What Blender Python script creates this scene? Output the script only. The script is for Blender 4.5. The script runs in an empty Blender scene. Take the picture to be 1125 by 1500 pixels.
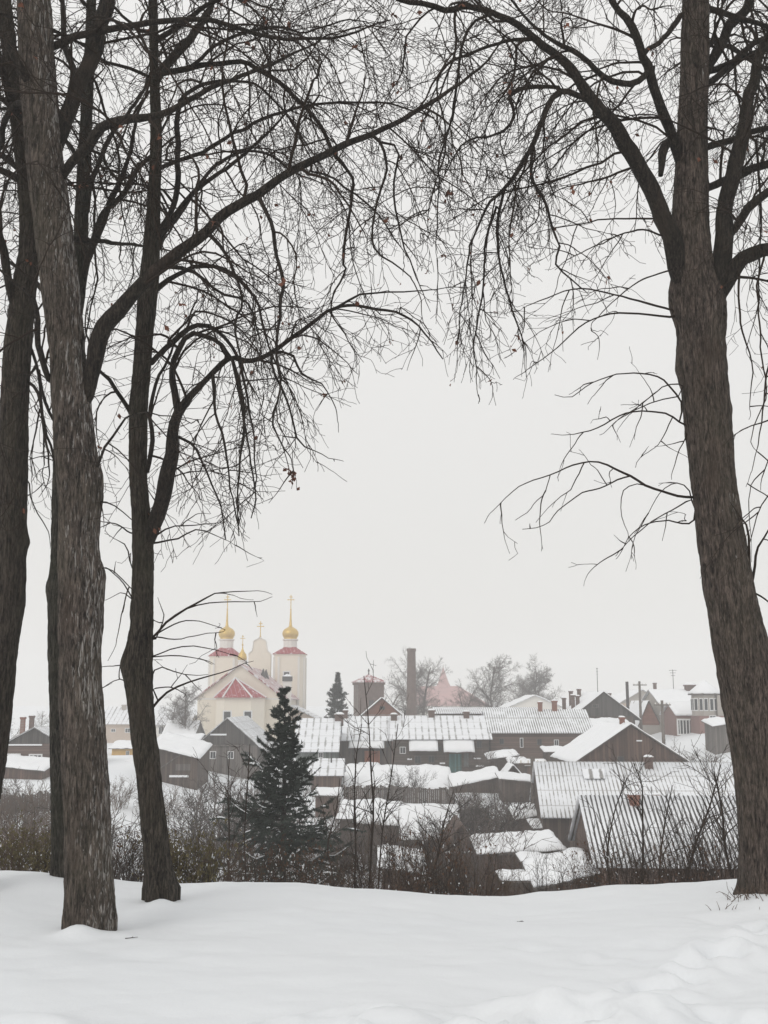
import bpy, math, random
import numpy as np
from mathutils import Vector

# ------------------------------------------------------------------ camera
F, TH, EYE = 1600.0, math.atan(280/1600.0), 1.65          # focal length in px of the 1125x1500 frame, upward tilt, eye height
S = bpy.context.scene
C = S.collection
cd = bpy.data.cameras.new('camera'); cam = bpy.data.objects.new('camera', cd); C.objects.link(cam)
cam.location = (0, 0, EYE); cam.rotation_euler = (math.pi/2 + TH, 0, 0)
cd.sensor_fit = 'VERTICAL'; cd.sensor_height = 24.0; cd.lens = 24.0*F/1500.0
cd.clip_start = 0.1; cd.clip_end = 3000
S.camera = cam
# ------------------------------------------------------------------ world: overcast winter sky
W = bpy.data.worlds.new('World'); S.world = W; W.use_nodes = True
nt = W.node_tree; nt.nodes.clear()
wo = nt.nodes.new('ShaderNodeOutputWorld'); bg = nt.nodes.new('ShaderNodeBackground')
sky = nt.nodes.new('ShaderNodeTexSky'); sky.sky_type = 'NISHITA'; sky.sun_disc = False
sky.sun_elevation = math.radians(32); sky.sun_rotation = math.radians(200); sky.dust_density = 4; sky.air_density = 1
sc_ = nt.nodes.new('ShaderNodeVectorMath'); sc_.operation = 'SCALE'; sc_.inputs['Scale'].default_value = 0.09
tc = nt.nodes.new('ShaderNodeTexCoord'); sp = nt.nodes.new('ShaderNodeSeparateXYZ')
cr = nt.nodes.new('ShaderNodeValToRGB')
cr.color_ramp.elements[0].position = 0.0; cr.color_ramp.elements[0].color = (0.755, 0.74, 0.712, 1)
cr.color_ramp.elements[1].position = 0.75; cr.color_ramp.elements[1].color = (0.90, 0.89, 0.873, 1)
mx = nt.nodes.new('ShaderNodeMix'); mx.data_type = 'RGBA'; mx.inputs[0].default_value = 0.93
L_ = nt.links.new
L_(tc.outputs['Generated'], sp.inputs[0]); L_(sp.outputs['Z'], cr.inputs[0])
L_(sky.outputs[0], sc_.inputs[0]); L_(sc_.outputs[0], mx.inputs[6]); L_(cr.outputs[0], mx.inputs[7])
L_(mx.outputs[2], bg.inputs[0]); L_(bg.outputs[0], wo.inputs[0]); bg.inputs[1].default_value = 1.0
# ------------------------------------------------------------------ sun behind the cloud
sd = bpy.data.lights.new('sun', 'SUN'); sd.energy = 0.65; sd.angle = math.radians(28); sd.color = (1, 0.97, 0.93)
so = bpy.data.objects.new('sun', sd); C.objects.link(so)
so.location = (0, -20, 60)
so.rotation_euler = (math.radians(58), 0, math.radians(-38))
S.view_settings.view_transform = 'Standard'; S.view_settings.look = 'None'
S.view_settings.exposure = 0.11; S.view_settings.gamma = 1.0
cy = S.cycles
cy.max_bounces = 6; cy.diffuse_bounces = 3; cy.glossy_bounces = 2; cy.transmission_bounces = 2; cy.volume_bounces = 2
cy.use_denoising = True

rng = np.random.default_rng(7)
random.seed(7)
CT, ST = math.cos(TH), math.sin(TH)

# ------------------------------------------------------------------ helpers
def at(px, py, Y):
    x = (px-562.5)/F; y = (750-py)/F
    s = Y/(CT - ST*y)
    return Vector((x*s, Y, EYE + (ST + CT*y)*s))
def zat(py, Y): return at(562.5, py, Y).z
def mpp(py, Y):                                              # metres per photo pixel
    return Y/(CT - ST*(750-py)/F)/F
def project(P):
    d = P - np.array([0, 0, EYE])
    dep = np.maximum(d[..., 1]*CT + d[..., 2]*ST, 0.05); up = -d[..., 1]*ST + d[..., 2]*CT
    return 562.5 + F*d[..., 0]/dep, 750 - F*up/dep
def sm(a, b, x):
    t = np.clip((x-a)/(b-a), 0, 1); return t*t*(3-2*t)
def _h(i, j, k):
    v = np.sin(i*127.1 + j*311.7 + k*74.7)*43758.5453; return v - np.floor(v)
def vnoise(x, y, z=0.0):
    x = np.asarray(x, float); y = np.asarray(y, float); z = np.asarray(z, float)+0*x
    xi, yi, zi = np.floor(x), np.floor(y), np.floor(z); fx, fy, fz = x-xi, y-yi, z-zi
    fx, fy, fz = [f*f*(3-2*f) for f in (fx, fy, fz)]
    r = 0
    for a in (0, 1):
        for b in (0, 1):
            for c in (0, 1):
                r = r + _h(xi+a, yi+b, zi+c)*(fx if a else 1-fx)*(fy if b else 1-fy)*(fz if c else 1-fz)
    return r*2-1
def fbm(x, y, z=0.0, o=4):
    r, a = 0, 1.0
    for _ in range(o):
        r = r + a*vnoise(x, y, z); x, y, z = x*2.03+7.1, y*2.03+3.3, z*2.03+1.7; a *= .5
    return r
def raw_mesh(name, V, faces_flat, sizes, smooth=True):
    me = bpy.data.meshes.new(name)
    V = np.asarray(V, np.float32); me.vertices.add(len(V)); me.vertices.foreach_set('co', V.ravel())
    faces_flat = np.asarray(faces_flat, np.int32); sizes = np.asarray(sizes, np.int32)
    me.loops.add(len(faces_flat)); me.loops.foreach_set('vertex_index', faces_flat)
    me.polygons.add(len(sizes))
    st = np.concatenate([[0], np.cumsum(sizes)[:-1]]).astype(np.int32)
    me.polygons.foreach_set('loop_start', st); me.polygons.foreach_set('loop_total', sizes)
    me.polygons.foreach_set('use_smooth', np.full(len(sizes), smooth, bool))
    me.update(calc_edges=True); me.validate()
    return me
def link(name, me, m, parent=None, loc=None):
    o = bpy.data.objects.new(name, me); C.objects.link(o)
    if m: me.materials.append(m)
    if parent: o.parent = parent
    if loc is not None: o.location = loc
    return o
def tag(o, label, cat, group=None, kind=None):
    o['label'] = label; o['category'] = cat
    if group: o['group'] = group
    if kind: o['kind'] = kind
    return o
def thing(name, label, cat, loc=(0, 0, 0), rz=0, group=None):
    o = bpy.data.objects.new(name, None); C.objects.link(o); o.empty_display_size = .3
    o.location = loc; o.rotation_euler = (0, 0, rz)
    return tag(o, label, cat, group)
def dup(root, loc, rz, sc, label, group):
    r = root.copy(); C.objects.link(r); r.location = loc; r.rotation_euler = (0, 0, rz); r.scale = sc
    r['label'] = label; r['group'] = group
    for ch in list(root.children):
        c = ch.copy(); C.objects.link(c); c.parent = r
        for g in list(ch.children):
            d = g.copy(); C.objects.link(d); d.parent = c
    return r

class MB:
    def __init__(s): s.v = []; s.f = []
    def add(s, vs, fs):
        b = len(s.v); s.v += [tuple(map(float, v)) for v in vs]; s.f += [tuple(b+i for i in f) for f in fs]; return s
    def box(s, c, d, rz=0):
        x, y, z = d[0]/2, d[1]/2, d[2]/2; ca, sa = math.cos(rz), math.sin(rz)
        vs = [(c[0]+ca*a-sa*b, c[1]+sa*a+ca*b, c[2]+e) for e in (-z, z) for a, b in ((-x, -y), (x, -y), (x, y), (-x, y))]
        return s.add(vs, [(3, 2, 1, 0), (4, 5, 6, 7), (0, 1, 5, 4), (1, 2, 6, 5), (2, 3, 7, 6), (3, 0, 4, 7)])
    def prism_y(s, prof, y0, y1):                            # profile in x,z, counter-clockwise seen from -y
        n = len(prof)
        return s.add([(x, y0, z) for x, z in prof] + [(x, y1, z) for x, z in prof],
                     [tuple(range(n)), tuple(reversed(range(n, 2*n)))] + [(i, i+n, (i+1) % n+n, (i+1) % n) for i in range(n)])
    def prism_x(s, prof, x0, x1):                            # profile in y,z
        n = len(prof)
        return s.add([(x0, y, z) for y, z in prof] + [(x1, y, z) for y, z in prof],
                     [tuple(reversed(range(n))), tuple(range(n, 2*n))] + [(i, (i+1) % n, (i+1) % n+n, i+n) for i in range(n)])
    def lathe(s, prof, n=16, c=(0, 0, 0), sq=None):          # profile (r,z)
        vs = []; ph = math.pi/n
        for r, z in prof:
            for k in range(n):
                a = 2*math.pi*k/n + ph
                vs.append((c[0]+r*math.cos(a), c[1]+r*math.sin(a), c[2]+z))
        fs = [(i*n+k, i*n+(k+1) % n, (i+1)*n+(k+1) % n, (i+1)*n+k) for i in range(len(prof)-1) for k in range(n)]
        fs += [tuple(reversed(range(n))), tuple(range((len(prof)-1)*n, len(prof)*n))]
        return s.add(vs, fs)
    def bar(s, p, q, r, n=6):
        p, q = Vector(p), Vector(q); d = (q-p).normalized(); u = d.orthogonal().normalized(); w = d.cross(u)
        vs = [e + r*(math.cos(2*math.pi*k/n)*u + math.sin(2*math.pi*k/n)*w) for e in (p, q) for k in range(n)]
        return s.add(vs, [(k, (k+1) % n, n+(k+1) % n, n+k) for k in range(n)] + [tuple(reversed(range(n))), tuple(range(n, 2*n))])
    def sheet(s, a, b, c, d, t, nx=2, ny=2, amp=0, seed=0, soft=0, wave=0, wl=.18):
        """slab over the quad a-b (lower edge) d-c (upper edge), thickness t along its normal"""
        a, b, c, d = [np.array(p, float) for p in (a, b, c, d)]
        n = np.cross(b-a, d-a); n /= np.linalg.norm(n)
        L = np.linalg.norm(b-a)
        U, Vv = np.meshgrid(np.linspace(0, 1, nx+1), np.linspace(0, 1, ny+1))
        P = (a*(1-U[..., None])+b*U[..., None])*(1-Vv[..., None]) + (d*(1-U[..., None])+c*U[..., None])*Vv[..., None]
        T = np.full(U.shape, t)
        if soft:
            e = np.minimum(np.minimum(U*L, (1-U)*L), Vv*np.linalg.norm(d-a)); T = t*(0.25+.75*np.clip(e/soft, 0, 1)**.5)
        if amp: T = np.maximum(T + amp*fbm(P[..., 0]*1.3+seed*7.7, P[..., 1]*1.3+seed, P[..., 2], 5), .012)
        B = P.copy()
        if wave:
            wv = wave*np.sin(2*math.pi*U*L/wl); T = T+wv; B = P + n*np.minimum(wv, 0)[..., None]
        if amp and soft:                                     # ragged edges
            P = P + np.array([0, 0, 1])*0; 
            j = 1.2*amp*fbm(P[..., 0]*2+seed, P[..., 2]*2+5, seed*1.0, 3)
            ed = (d-a)/np.linalg.norm(d-a); P = P + ed*(j*(Vv == 0))[..., None]; B = B + ed*(j*(Vv == 0))[..., None]
        Tp = P + n*T[..., None]
        m = (nx+1)*(ny+1); idx = lambda i, j: j*(nx+1)+i
        vs = list(Tp.reshape(-1, 3)) + list(B.reshape(-1, 3)); fs = []
        for j in range(ny):
            for i in range(nx):
                q = (idx(i, j), idx(i+1, j), idx(i+1, j+1), idx(i, j+1)); fs.append(q); fs.append(tuple(m+k for k in reversed(q)))
        for i in range(nx):
            fs.append((m+idx(i, 0), m+idx(i+1, 0), idx(i+1, 0), idx(i, 0))); fs.append((idx(i, ny), idx(i+1, ny), m+idx(i+1, ny), m+idx(i, ny)))
        for j in range(ny):
            fs.append((idx(0, j), idx(0, j+1), m+idx(0, j+1), m+idx(0, j))); fs.append((m+idx(nx, j), m+idx(nx, j+1), idx(nx, j+1), idx(nx, j)))
        return s.add(vs, fs)
    def build(s, name, m, parent=None, loc=None, smooth=False):
        me = raw_mesh(name, np.array(s.v), [i for f in s.f for i in f], [len(f) for f in s.f], smooth)
        return link(name, me, m, parent, loc)

# ------------------------------------------------------------------ materials
class NM:
    def __init__(s, name, rough=.8, metal=0):
        s.m = bpy.data.materials.new(name); s.m.use_nodes = True; s.t = s.m.node_tree
        s.b = s.t.nodes['Principled BSDF']; s.b.inputs['Roughness'].default_value = rough; s.b.inputs['Metallic'].default_value = metal
        s.b.inputs['Specular IOR Level'].default_value = .25
        s.co = s.n('ShaderNodeTexCoord').outputs['Object']
    def n(s, k, **kw):
        o = s.t.nodes.new(k)
        for a, v in kw.items(): setattr(o, a, v)
        return o
    def l(s, a, b): s.t.links.new(a, b)
    def map(s, sc, rot=(0, 0, 0), src=None):
        o = s.n('ShaderNodeMapping'); o.inputs['Scale'].default_value = sc; o.inputs['Rotation'].default_value = rot
        s.l(src or s.co, o.inputs[0]); return o.outputs[0]
    def noise(s, sc, vec=None, detail=4, rough=.55, dist=0):
        o = s.n('ShaderNodeTexNoise'); o.inputs['Scale'].default_value = sc; o.inputs['Detail'].default_value = detail
        o.inputs['Roughness'].default_value = rough; o.inputs['Distortion'].default_value = dist
        s.l(vec or s.co, o.inputs['Vector']); return o.outputs[0]
    def ramp(s, f, stops):
        o = s.n('ShaderNodeValToRGB'); e = o.color_ramp.elements
        while len(e) < len(stops): e.new(.5)
        for i, (p, c) in enumerate(stops):
            e[i].position = p; e[i].color = tuple(c)+(1,) if not isinstance(c, (int, float)) else (c, c, c, 1)
        s.l(f, o.inputs[0]); return o.outputs[0]
    def mix(s, f, a, b):
        o = s.n('ShaderNodeMix', data_type='RGBA')
        if isinstance(f, (int, float)): o.inputs[0].default_value = f
        else: s.l(f, o.inputs[0])
        for i, v in ((6, a), (7, b)):
            if isinstance(v, (tuple, list)): o.inputs[i].default_value = tuple(v)+(1,)
            else: s.l(v, o.inputs[i])
        return o.outputs[2]
    def math(s, op, a, b=0.0):
        o = s.n('ShaderNodeMath', operation=op)
        for i, v in enumerate((a, b)):
            if isinstance(v, (int, float)): o.inputs[i].default_value = v
            else: s.l(v, o.inputs[i])
        return o.outputs[0]
    def xyz(s, src=None):
        o = s.n('ShaderNodeSeparateXYZ'); s.l(src or s.co, o.inputs[0]); return o.outputs
    def col(s, c):
        if isinstance(c, tuple): s.b.inputs['Base Color'].default_value = c+(1,)
        else: s.l(c, s.b.inputs['Base Color'])
        return s
    def bump(s, h, st=.5, d=.02):
        o = s.n('ShaderNodeBump'); o.inputs['Strength'].default_value = st; o.inputs['Distance'].default_value = d
        s.l(h, o.inputs['Height']); s.l(o.outputs[0], s.b.inputs['Normal']); return s

def plain(name, c, var=.3, sc=3, rough=.8, metal=0, bump=.0):
    k = NM(name, rough, metal); nz = k.noise(sc, detail=6)
    k.col(k.ramp(nz, [(.25, tuple(x*(1-var) for x in c)), (.75, tuple(min(1, x*(1+var)) for x in c))]))
    if bump: k.bump(nz, bump)
    return k.m
def planks(name, c, w=.18, axis='X', var=.45, snowy=0.0):
    k = NM(name, .85); o = k.xyz()
    v = k.math('MULTIPLY', k.math('ADD', o['X'], o['Y']) if axis == 'X' else o['Z'], 1/w)
    fr = k.math('FRACT', v); fl = k.math('FLOOR', v)
    wn = k.n('ShaderNodeTexWhiteNoise', noise_dimensions='1D'); k.l(fl, wn.inputs['W'])
    nz = k.noise(2.5, k.map((1, 1, .25) if axis == 'X' else (.25, .25, 1.5)), 6, .65)
    f = k.math('ADD', k.math('MULTIPLY', wn.outputs[0], .45), k.math('MULTIPLY', nz, .55))
    base = k.ramp(f, [(.2, tuple(x*(1-var) for x in c)), (.8, tuple(x*(1+var) for x in c))])
    gap = k.math('LESS_THAN', fr, .1)
    base = k.mix(gap, base, tuple(x*.35 for x in c))
    if snowy:
        s1 = k.math('GREATER_THAN', k.noise(1.4, k.map((1, 1, 1.6)), 7, .7), 1-snowy)
        base = k.mix(s1, base, (.7, .72, .75))
    k.col(base); k.bump(k.math('SUBTRACT', f, k.math('MULTIPLY', gap, .6)), .5, .02)
    return k.m
def slate(name, wl, bare, c=(.14, .135, .13), course=1.1, patch=.5):
    """corrugated sheets with snow lying in the valleys; bare = how much of each wave is swept clean"""
    k = NM(name, .8); o = k.xyz()
    wv = k.math('SINE', k.math('MULTIPLY', o['X'], 2*math.pi/wl))
    nz = k.noise(.9, None, 6, .65); n2 = k.noise(6, None, 4, .6)
    h = k.math('ADD', k.math('ADD', k.math('MULTIPLY', wv, .5), k.math('MULTIPLY', k.math('SUBTRACT', nz, .5), patch*3)), k.math('MULTIPLY', k.math('SUBTRACT', n2, .5), .5))
    mask = k.ramp(h, [(max(0, .60-bare), 0.0), (min(1, .85-bare), 1.0)])
    row = k.math('LESS_THAN', k.math('FRACT', k.math('MULTIPLY', o['Z'], 1/course)), .07)
    under = k.ramp(n2, [(.3, tuple(x*.7 for x in c)), (.7, tuple(x*1.3 for x in c))])
    cl = k.mix(mask, (.80, .82, .85), under)
    cl = k.mix(k.math('MULTIPLY', row, .45), cl, tuple(x*1.2 for x in c))
    k.col(cl); k.bump(k.math('ADD', k.math('MULTIPLY', wv, .4), k.math('MULTIPLY', n2, .3)), .5, .04)
    return k.m
def bricks(name, c, mortar=(.3, .28, .26), sc=4):
    k = NM(name, .9); b = k.n('ShaderNodeTexBrick'); b.inputs['Scale'].default_value = sc
    b.inputs['Color1'].default_value = c+(1,); b.inputs['Color2'].default_value = tuple(x*.7 for x in c)+(1,)
    b.inputs['Mortar'].default_value = mortar+(1,); b.inputs['Mortar Size'].default_value = .012
    mp = k.map((1, 1, 1), (math.pi/2, 0, 0)); k.l(mp, b.inputs['Vector'])
    nz = k.noise(1.5, None, 6, .7)
    k.col(k.mix(k.ramp(nz, [(.35, 0.0), (.75, .7)]), b.outputs[0], tuple(x*.45 for x in c))); k.bump(b.outputs[1], .3)
    return k.m
def plaster(name, c, stain=.25):
    k = NM(name, .9); nz = k.noise(.7, k.map((1, 1, .4)), 8, .7); n2 = k.noise(9, None, 4)
    k.col(k.mix(k.ramp(nz, [(.45, 0.0), (.8, stain)]), k.ramp(n2, [(.3, tuple(x*.93 for x in c)), (.7, tuple(min(1, x*1.04) for x in c))]), tuple(x*.5 for x in c)))
    k.bump(n2, .15, .01); return k.m
def redroof(name, c, snow=.35):
    k = NM(name, .55); o = k.xyz()
    seam = k.math('LESS_THAN', k.math('FRACT', k.math('MULTIPLY', k.math('ADD', o['X'], k.math('MULTIPLY', o['Y'], .31)), 1.8)), .16)
    nz = k.noise(1.2, k.map((1.3, 1.3, .5)), 6, .7)
    base = k.ramp(k.noise(5, None, 5), [(.3, tuple(x*.8 for x in c)), (.7, tuple(x*1.15 for x in c))])
    cl = k.mix(k.math('MULTIPLY', k.ramp(nz, [(.68-snow*.5, 0.0), (.76-snow*.5, 1.0)]), .9), base, (.76, .76, .78))
    cl = k.mix(k.math('MULTIPLY', seam, .22), cl, (.72, .70, .72)); k.col(cl); k.bump(seam, .3); return k.m
def bark(name, c, streak, lichen=.35, side=0.0):
    k = NM(name, .92)
    n1 = k.noise(1.0, k.map((40, 40, 6)), 7, .66, .9); n2 = k.noise(1.0, k.map((75, 75, 17)), 5, .7, .4)
    n3 = k.noise(1.0, k.map((2.4, 2.4, 1.2)), 6, .65); n4 = k.noise(70, None, 4, .7)
    f = k.math('ADD', k.math('MULTIPLY', n1, .58), k.math('MULTIPLY', n2, .42))
    base = k.ramp(f, [(.40, tuple(x*.10 for x in c)), (.49, tuple(x*.70 for x in c)), (.61, tuple(x*2.0 for x in c))])
    base = k.mix(k.ramp(n3, [(.42, 0.0), (.68, lichen)]), base, (c[0]*1.0, c[1]*1.12, c[2]*.9))
    base = k.mix(k.math('MULTIPLY', k.ramp(k.noise(1.0, k.map((3.1, 3.1, 1.5), (.4, .2, 1)), 5, .6), [(.58, 0.0), (.72, 1.0)]), .5), base, (.055, .038, .029))
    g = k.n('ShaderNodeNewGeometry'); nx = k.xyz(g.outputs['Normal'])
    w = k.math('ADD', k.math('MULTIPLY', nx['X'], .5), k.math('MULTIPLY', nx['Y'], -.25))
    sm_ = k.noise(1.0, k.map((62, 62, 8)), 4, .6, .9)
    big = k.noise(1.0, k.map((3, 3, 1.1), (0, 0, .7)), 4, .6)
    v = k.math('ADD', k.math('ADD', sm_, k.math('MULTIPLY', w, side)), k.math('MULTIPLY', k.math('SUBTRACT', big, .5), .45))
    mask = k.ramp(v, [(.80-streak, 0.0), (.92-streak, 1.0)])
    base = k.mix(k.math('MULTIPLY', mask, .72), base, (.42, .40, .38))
    sp_ = k.math('GREATER_THAN', n4, .68)
    base = k.mix(k.math('MULTIPLY', sp_, .35), base, (.24, .24, .23))
    k.col(base); k.bump(k.math('ADD', f, k.math('MULTIPLY', n4, .1)), 1.0, .03); return k.m

def snow_mat():
    k = NM('fresh_snow', .62); n1 = k.noise(2.2, None, 5, .6); n2 = k.noise(38, None, 5, .7); n3 = k.noise(.12, None, 4, .6)
    k.col(k.ramp(n3, [(.3, (.775, .805, .835)), (.7, (.81, .83, .85))]))
    k.bump(k.math('ADD', k.math('MULTIPLY', n1, .7), k.math('MULTIPLY', n2, .10)), .35, .05)
    k.b.inputs['Specular IOR Level'].default_value = .15
    return k.m
M = dict(
    snow=snow_mat(), rsnow=plain('roof_snow', (.83, .845, .865), .03, 2, .7, 0, .2),
    wood=planks('dark_planks', (.086, .064, .053)), woodh=planks('dark_logs', (.084, .063, .053), .24, 'Z', .5, .2),
    woodg=planks('grey_planks', (.125, .110, .100)), woodr=planks('reddish_planks', (.115, .075, .060)), woodrh=planks('brown_boards', (.125, .085, .070), .2, 'Z', .3),
    fence=planks('fence_boards', (.10, .082, .072), .12, 'X', .5),
    thin=slate('thin_snow_sheets', .6, .28, (.33, .33, .33), .55, .42), thin2=slate('swept_sheets', .5, .44, (.28, .275, .27), .6, .5),
    slate=slate('snowy_slate', .22, .44, (.17, .165, .16), 1.3, .45), slate2=slate('striped_slate', .17, .52, (.075, .07, .068), 9, .28),
    slate3=slate('shed_slate', .2, .34, (.27, .26, .25), .62, .42),
    gable=planks('weathered_gable', (.075, .068, .064), .16), brick=bricks('brick', (.28, .12, .085)), brickd=bricks('sooty_brick', (.15, .095, .08)),
    cream=plaster('cream_plaster', (.78, .72, .62), .10), white=plaster('white_plaster', (.74, .72, .68), .15), beige=plaster('beige_plaster', (.52, .43, .36), .25),
    yellow=plaster('yellow_plaster', (.60, .38, .13), .2), grey=plaster('grey_plaster', (.40, .37, .34), .3), pinkred=plaster('red_plaster', (.25, .15, .135), .4),
    red=redroof('red_metal_roof', (.30, .035, .045), .2), redsnow=redroof('snowy_red_roof', (.27, .06, .06), .44), pale=plain('faded_red_roof', (.40, .20, .19), .12, .5),
    gold=plain('gilded_metal', (.62, .43, .13), .2, 6, .38, .55), glass=plain('window_glass', (.05, .055, .06), .3, 2, .15), wframe=plain('white_paint', (.72, .72, .72), .08, 4, .6),
    teal=planks('teal_paint', (.07, .16, .15), .16), orange=planks('orange_paint', (.33, .11, .055), .16), dgreen=planks('green_grey_paint', (.13, .15, .14), .2),
    iron=plain('dark_iron', (.07, .065, .065), .3, 8, .6, .3), pole=plain('pole_wood', (.15, .13, .115), .3, 5),
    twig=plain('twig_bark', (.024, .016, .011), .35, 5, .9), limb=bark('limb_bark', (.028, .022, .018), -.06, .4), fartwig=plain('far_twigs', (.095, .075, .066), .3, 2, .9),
    shrub=plain('shrub_bark', (.105, .072, .052), .45, 1.2, .9), shrubd=plain('shrub_bark_dark', (.045, .034, .028), .4, 1.2, .9), needle=plain('spruce_needles', (.038, .049, .040), .5, 2.5, .7),
    leaf=plain('dry_leaf', (.14, .06, .038), .5, 3, .8), olive=plain('olive_leaf', (.12, .10, .048), .5, 3, .8), rust=plain('rusty_leaf', (.11, .066, .044), .4, 2, .85),
)

# ------------------------------------------------------------------ ground
CX = np.array([-400, 0, 60, 110, 170, 230, 300, 430, 550, 650, 750, 830, 900, 1000, 1080, 1125, 1500.])
CYP = np.array([1274, 1277, 1281, 1288, 1297, 1300, 1298, 1296, 1303, 1312, 1315, 1309, 1300, 1295, 1291, 1291, 1288.])
YC = 10.6
cxw = np.array([at(a, b, YC).x for a, b in zip(CX, CYP)]); czw = np.array([at(a, b, YC).z for a, b in zip(CX, CYP)]) - .01
prints = []
pr = random.Random(3)
for k in range(26):                                          # a trodden line of holes climbing to the right
    t = k/25; prints.append((.95+2.1*t+pr.uniform(-.12, .12), 5.9+2.9*t+pr.uniform(-.12, .12), pr.uniform(.07, .12), pr.uniform(.025, .05)))
for k in range(34): prints.append((pr.uniform(1.0, 3.2), pr.uniform(5.6, 8.2), pr.uniform(.05, .12), pr.uniform(.01, .03)))
for k in range(46): prints.append((pr.uniform(-2.4, 2.6), pr.uniform(5.2, 5.95), pr.uniform(.06, .15), pr.uniform(.015, .045)))
bases = [(-2.19, 8.2, .09, .07), (-2.3, 8.3, .35, .05), (-1.86, 9.52, .08, .06), (-2.0, 9.7, .35, .05), (3.25, 9.45, .25, .07), (3.45, 9.65, .45, .08), (-3.1, 10.15, .3, .08)]
def terrain(X, Y, fine=True):
    X = np.asarray(X, float); Y = np.asarray(Y, float)+0*X
    zc = np.interp(X, cxw, czw)
    near = zc*sm(6.0, YC, Y)
    d = np.maximum(Y-YC, 0)
    slope = zc - .36*(np.sqrt(d*d+.8)-.894)
    zv = -6.5 + 1.6*sm(58, 92, Y) + .8*sm(120, 220, Y) + 2.5*sm(230, 700, Y) + 3.7*sm(20, 34, X)*sm(82, 112, Y) + 2.0*sm(-7, -19, X)*sm(50, 76, Y)*(1-.5*sm(95, 120, Y))
    zv = zv + .3*fbm(X*.06, Y*.06, 3.0, 3) + .10*fbm(X*.5, Y*.5, 1.0, 3)
    far = zv + np.logaddexp(0, (slope-zv)*1.6)/1.6
    z = np.where(Y < YC, near, far)
    if fine:
        m = sm(14, 10, Y)
        z = z + m*(.028*fbm(X*.55, Y*.8, 9.0, 3) + .012*fbm(X*2.6, Y*4, 2.0, 4))
        lo = sm(6.35+.22*np.sin(X*1.3)+.12*np.sin(X*3.1+1), 5.95+.2*np.sin(X*1.3), Y)
        z = z + lo*(.06 + .085*fbm(X*2.2, Y*3.2, 5.0, 5)) - .02*sm(5.6, 5.0, Y)
        rt = sm(.8, 2.0, X - (Y-7.5)*.55)*sm(9.6, 8.8, Y)
        z = z + rt*(.027*fbm(X*1.8+Y*.8, Y*2.6, 6.0, 5))
        for (a, b, s_, dp) in prints:
            r2 = ((X-a)**2 + ((Y-b)*.8)**2)/(s_*s_)
            z = z + np.where(r2 < 12, -dp*np.exp(-r2*1.1) + .45*dp*np.exp(-((np.sqrt(r2)-1.7)**2)*2.2), 0)
        for (a, b, s_, hh) in bases: z = z + hh*np.exp(-((X-a)**2+(Y-b)**2)/(2*s_*s_))
    return z
def gz(x, y): return float(terrain(np.array([x]), np.array([y]))[0])
def spaced(lo, a, b, hi, st, g=1.13):
    c = list(np.arange(a, b, st)); w = st; x = b
    while x < hi: c.append(x); w *= g; x += min(w, 30)
    w = st; x = a-st
    while x > lo: c.insert(0, x); w *= g; x -= min(w, 30)
    return np.array([lo]+c+[hi])
gx = spaced(-620, -4.2, 4.2, 620, .04); gy = spaced(-25, 5.0, 11.6, 800, .04)
GX, GY = np.meshgrid(gx, gy); GZ = terrain(GX, GY)
nx_, ny_ = len(gx), len(gy)
I = np.arange(nx_*ny_).reshape(ny_, nx_)
q = np.stack([I[:-1, :-1], I[:-1, 1:], I[1:, 1:], I[1:, :-1]], -1).reshape(-1)
me = raw_mesh('snow_ground', np.stack([GX, GY, GZ], -1).reshape(-1, 3), q, np.full(len(q)//4, 4))
g = link('snow_ground', me, M['snow']); g['kind'] = 'structure'

# ------------------------------------------------------------------ houses
def window_at(parent, x, z, w, h, y, frame='wframe', bars=1, ax='y'):
    """window flush on a wall at local y (or x) facing -y / -x"""
    m = MB(); t = max(.05, .1*w)
    def bx(cx, cz, sx, sz, off, dep):
        if ax == 'y': m.box((cx, y-off, cz), (sx, dep, sz))
        else: m.box((y-off, cx, cz), (dep, sx, sz))
    bx(x-w/2+t/2, z, t, h, .03, .06); bx(x+w/2-t/2, z, t, h, .03, .06)
    bx(x, z+h/2-t/2, w-2*t, t, .03, .06); bx(x, z-h/2+t/2, w-2*t, t, .03, .06)
    for k in range(bars): bx(x-w/2+w*(k+1)/(bars+1), z, t*.6, h-2*t, .025, .04)
    o = m.build('window', M[frame], parent)
    p = MB()
    if ax == 'y': p.box((x, y-.012, z), (w-2*t, .02, h-2*t))
    else: p.box((y-.012, x, z), (.02, w-2*t, h-2*t))
    p.build('pane', M['glass'], o)
    return o
def chimney_on(parent, x, y, z0, z1, w, mat='brick', cap=True):
    m = MB().box((x, y, (z0+z1)/2), (w, w*.8, z1-z0)).box((x, y, z1-.10), (w*1.22, w*1.02, .14))
    o = m.build('chimney', M[mat], parent)
    if cap: MB().sheet((x-w*.6, y-w*.5, z1-.03), (x+w*.6, y-w*.5, z1-.03), (x+w*.6, y+w*.5, z1-.03), (x-w*.6, y+w*.5, z1-.03), w*.28, 6, 6, 0, 0, w*.4).build('snow_cap', M['rsnow'], o, None, True)
    return o
hseed = [0]
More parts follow.
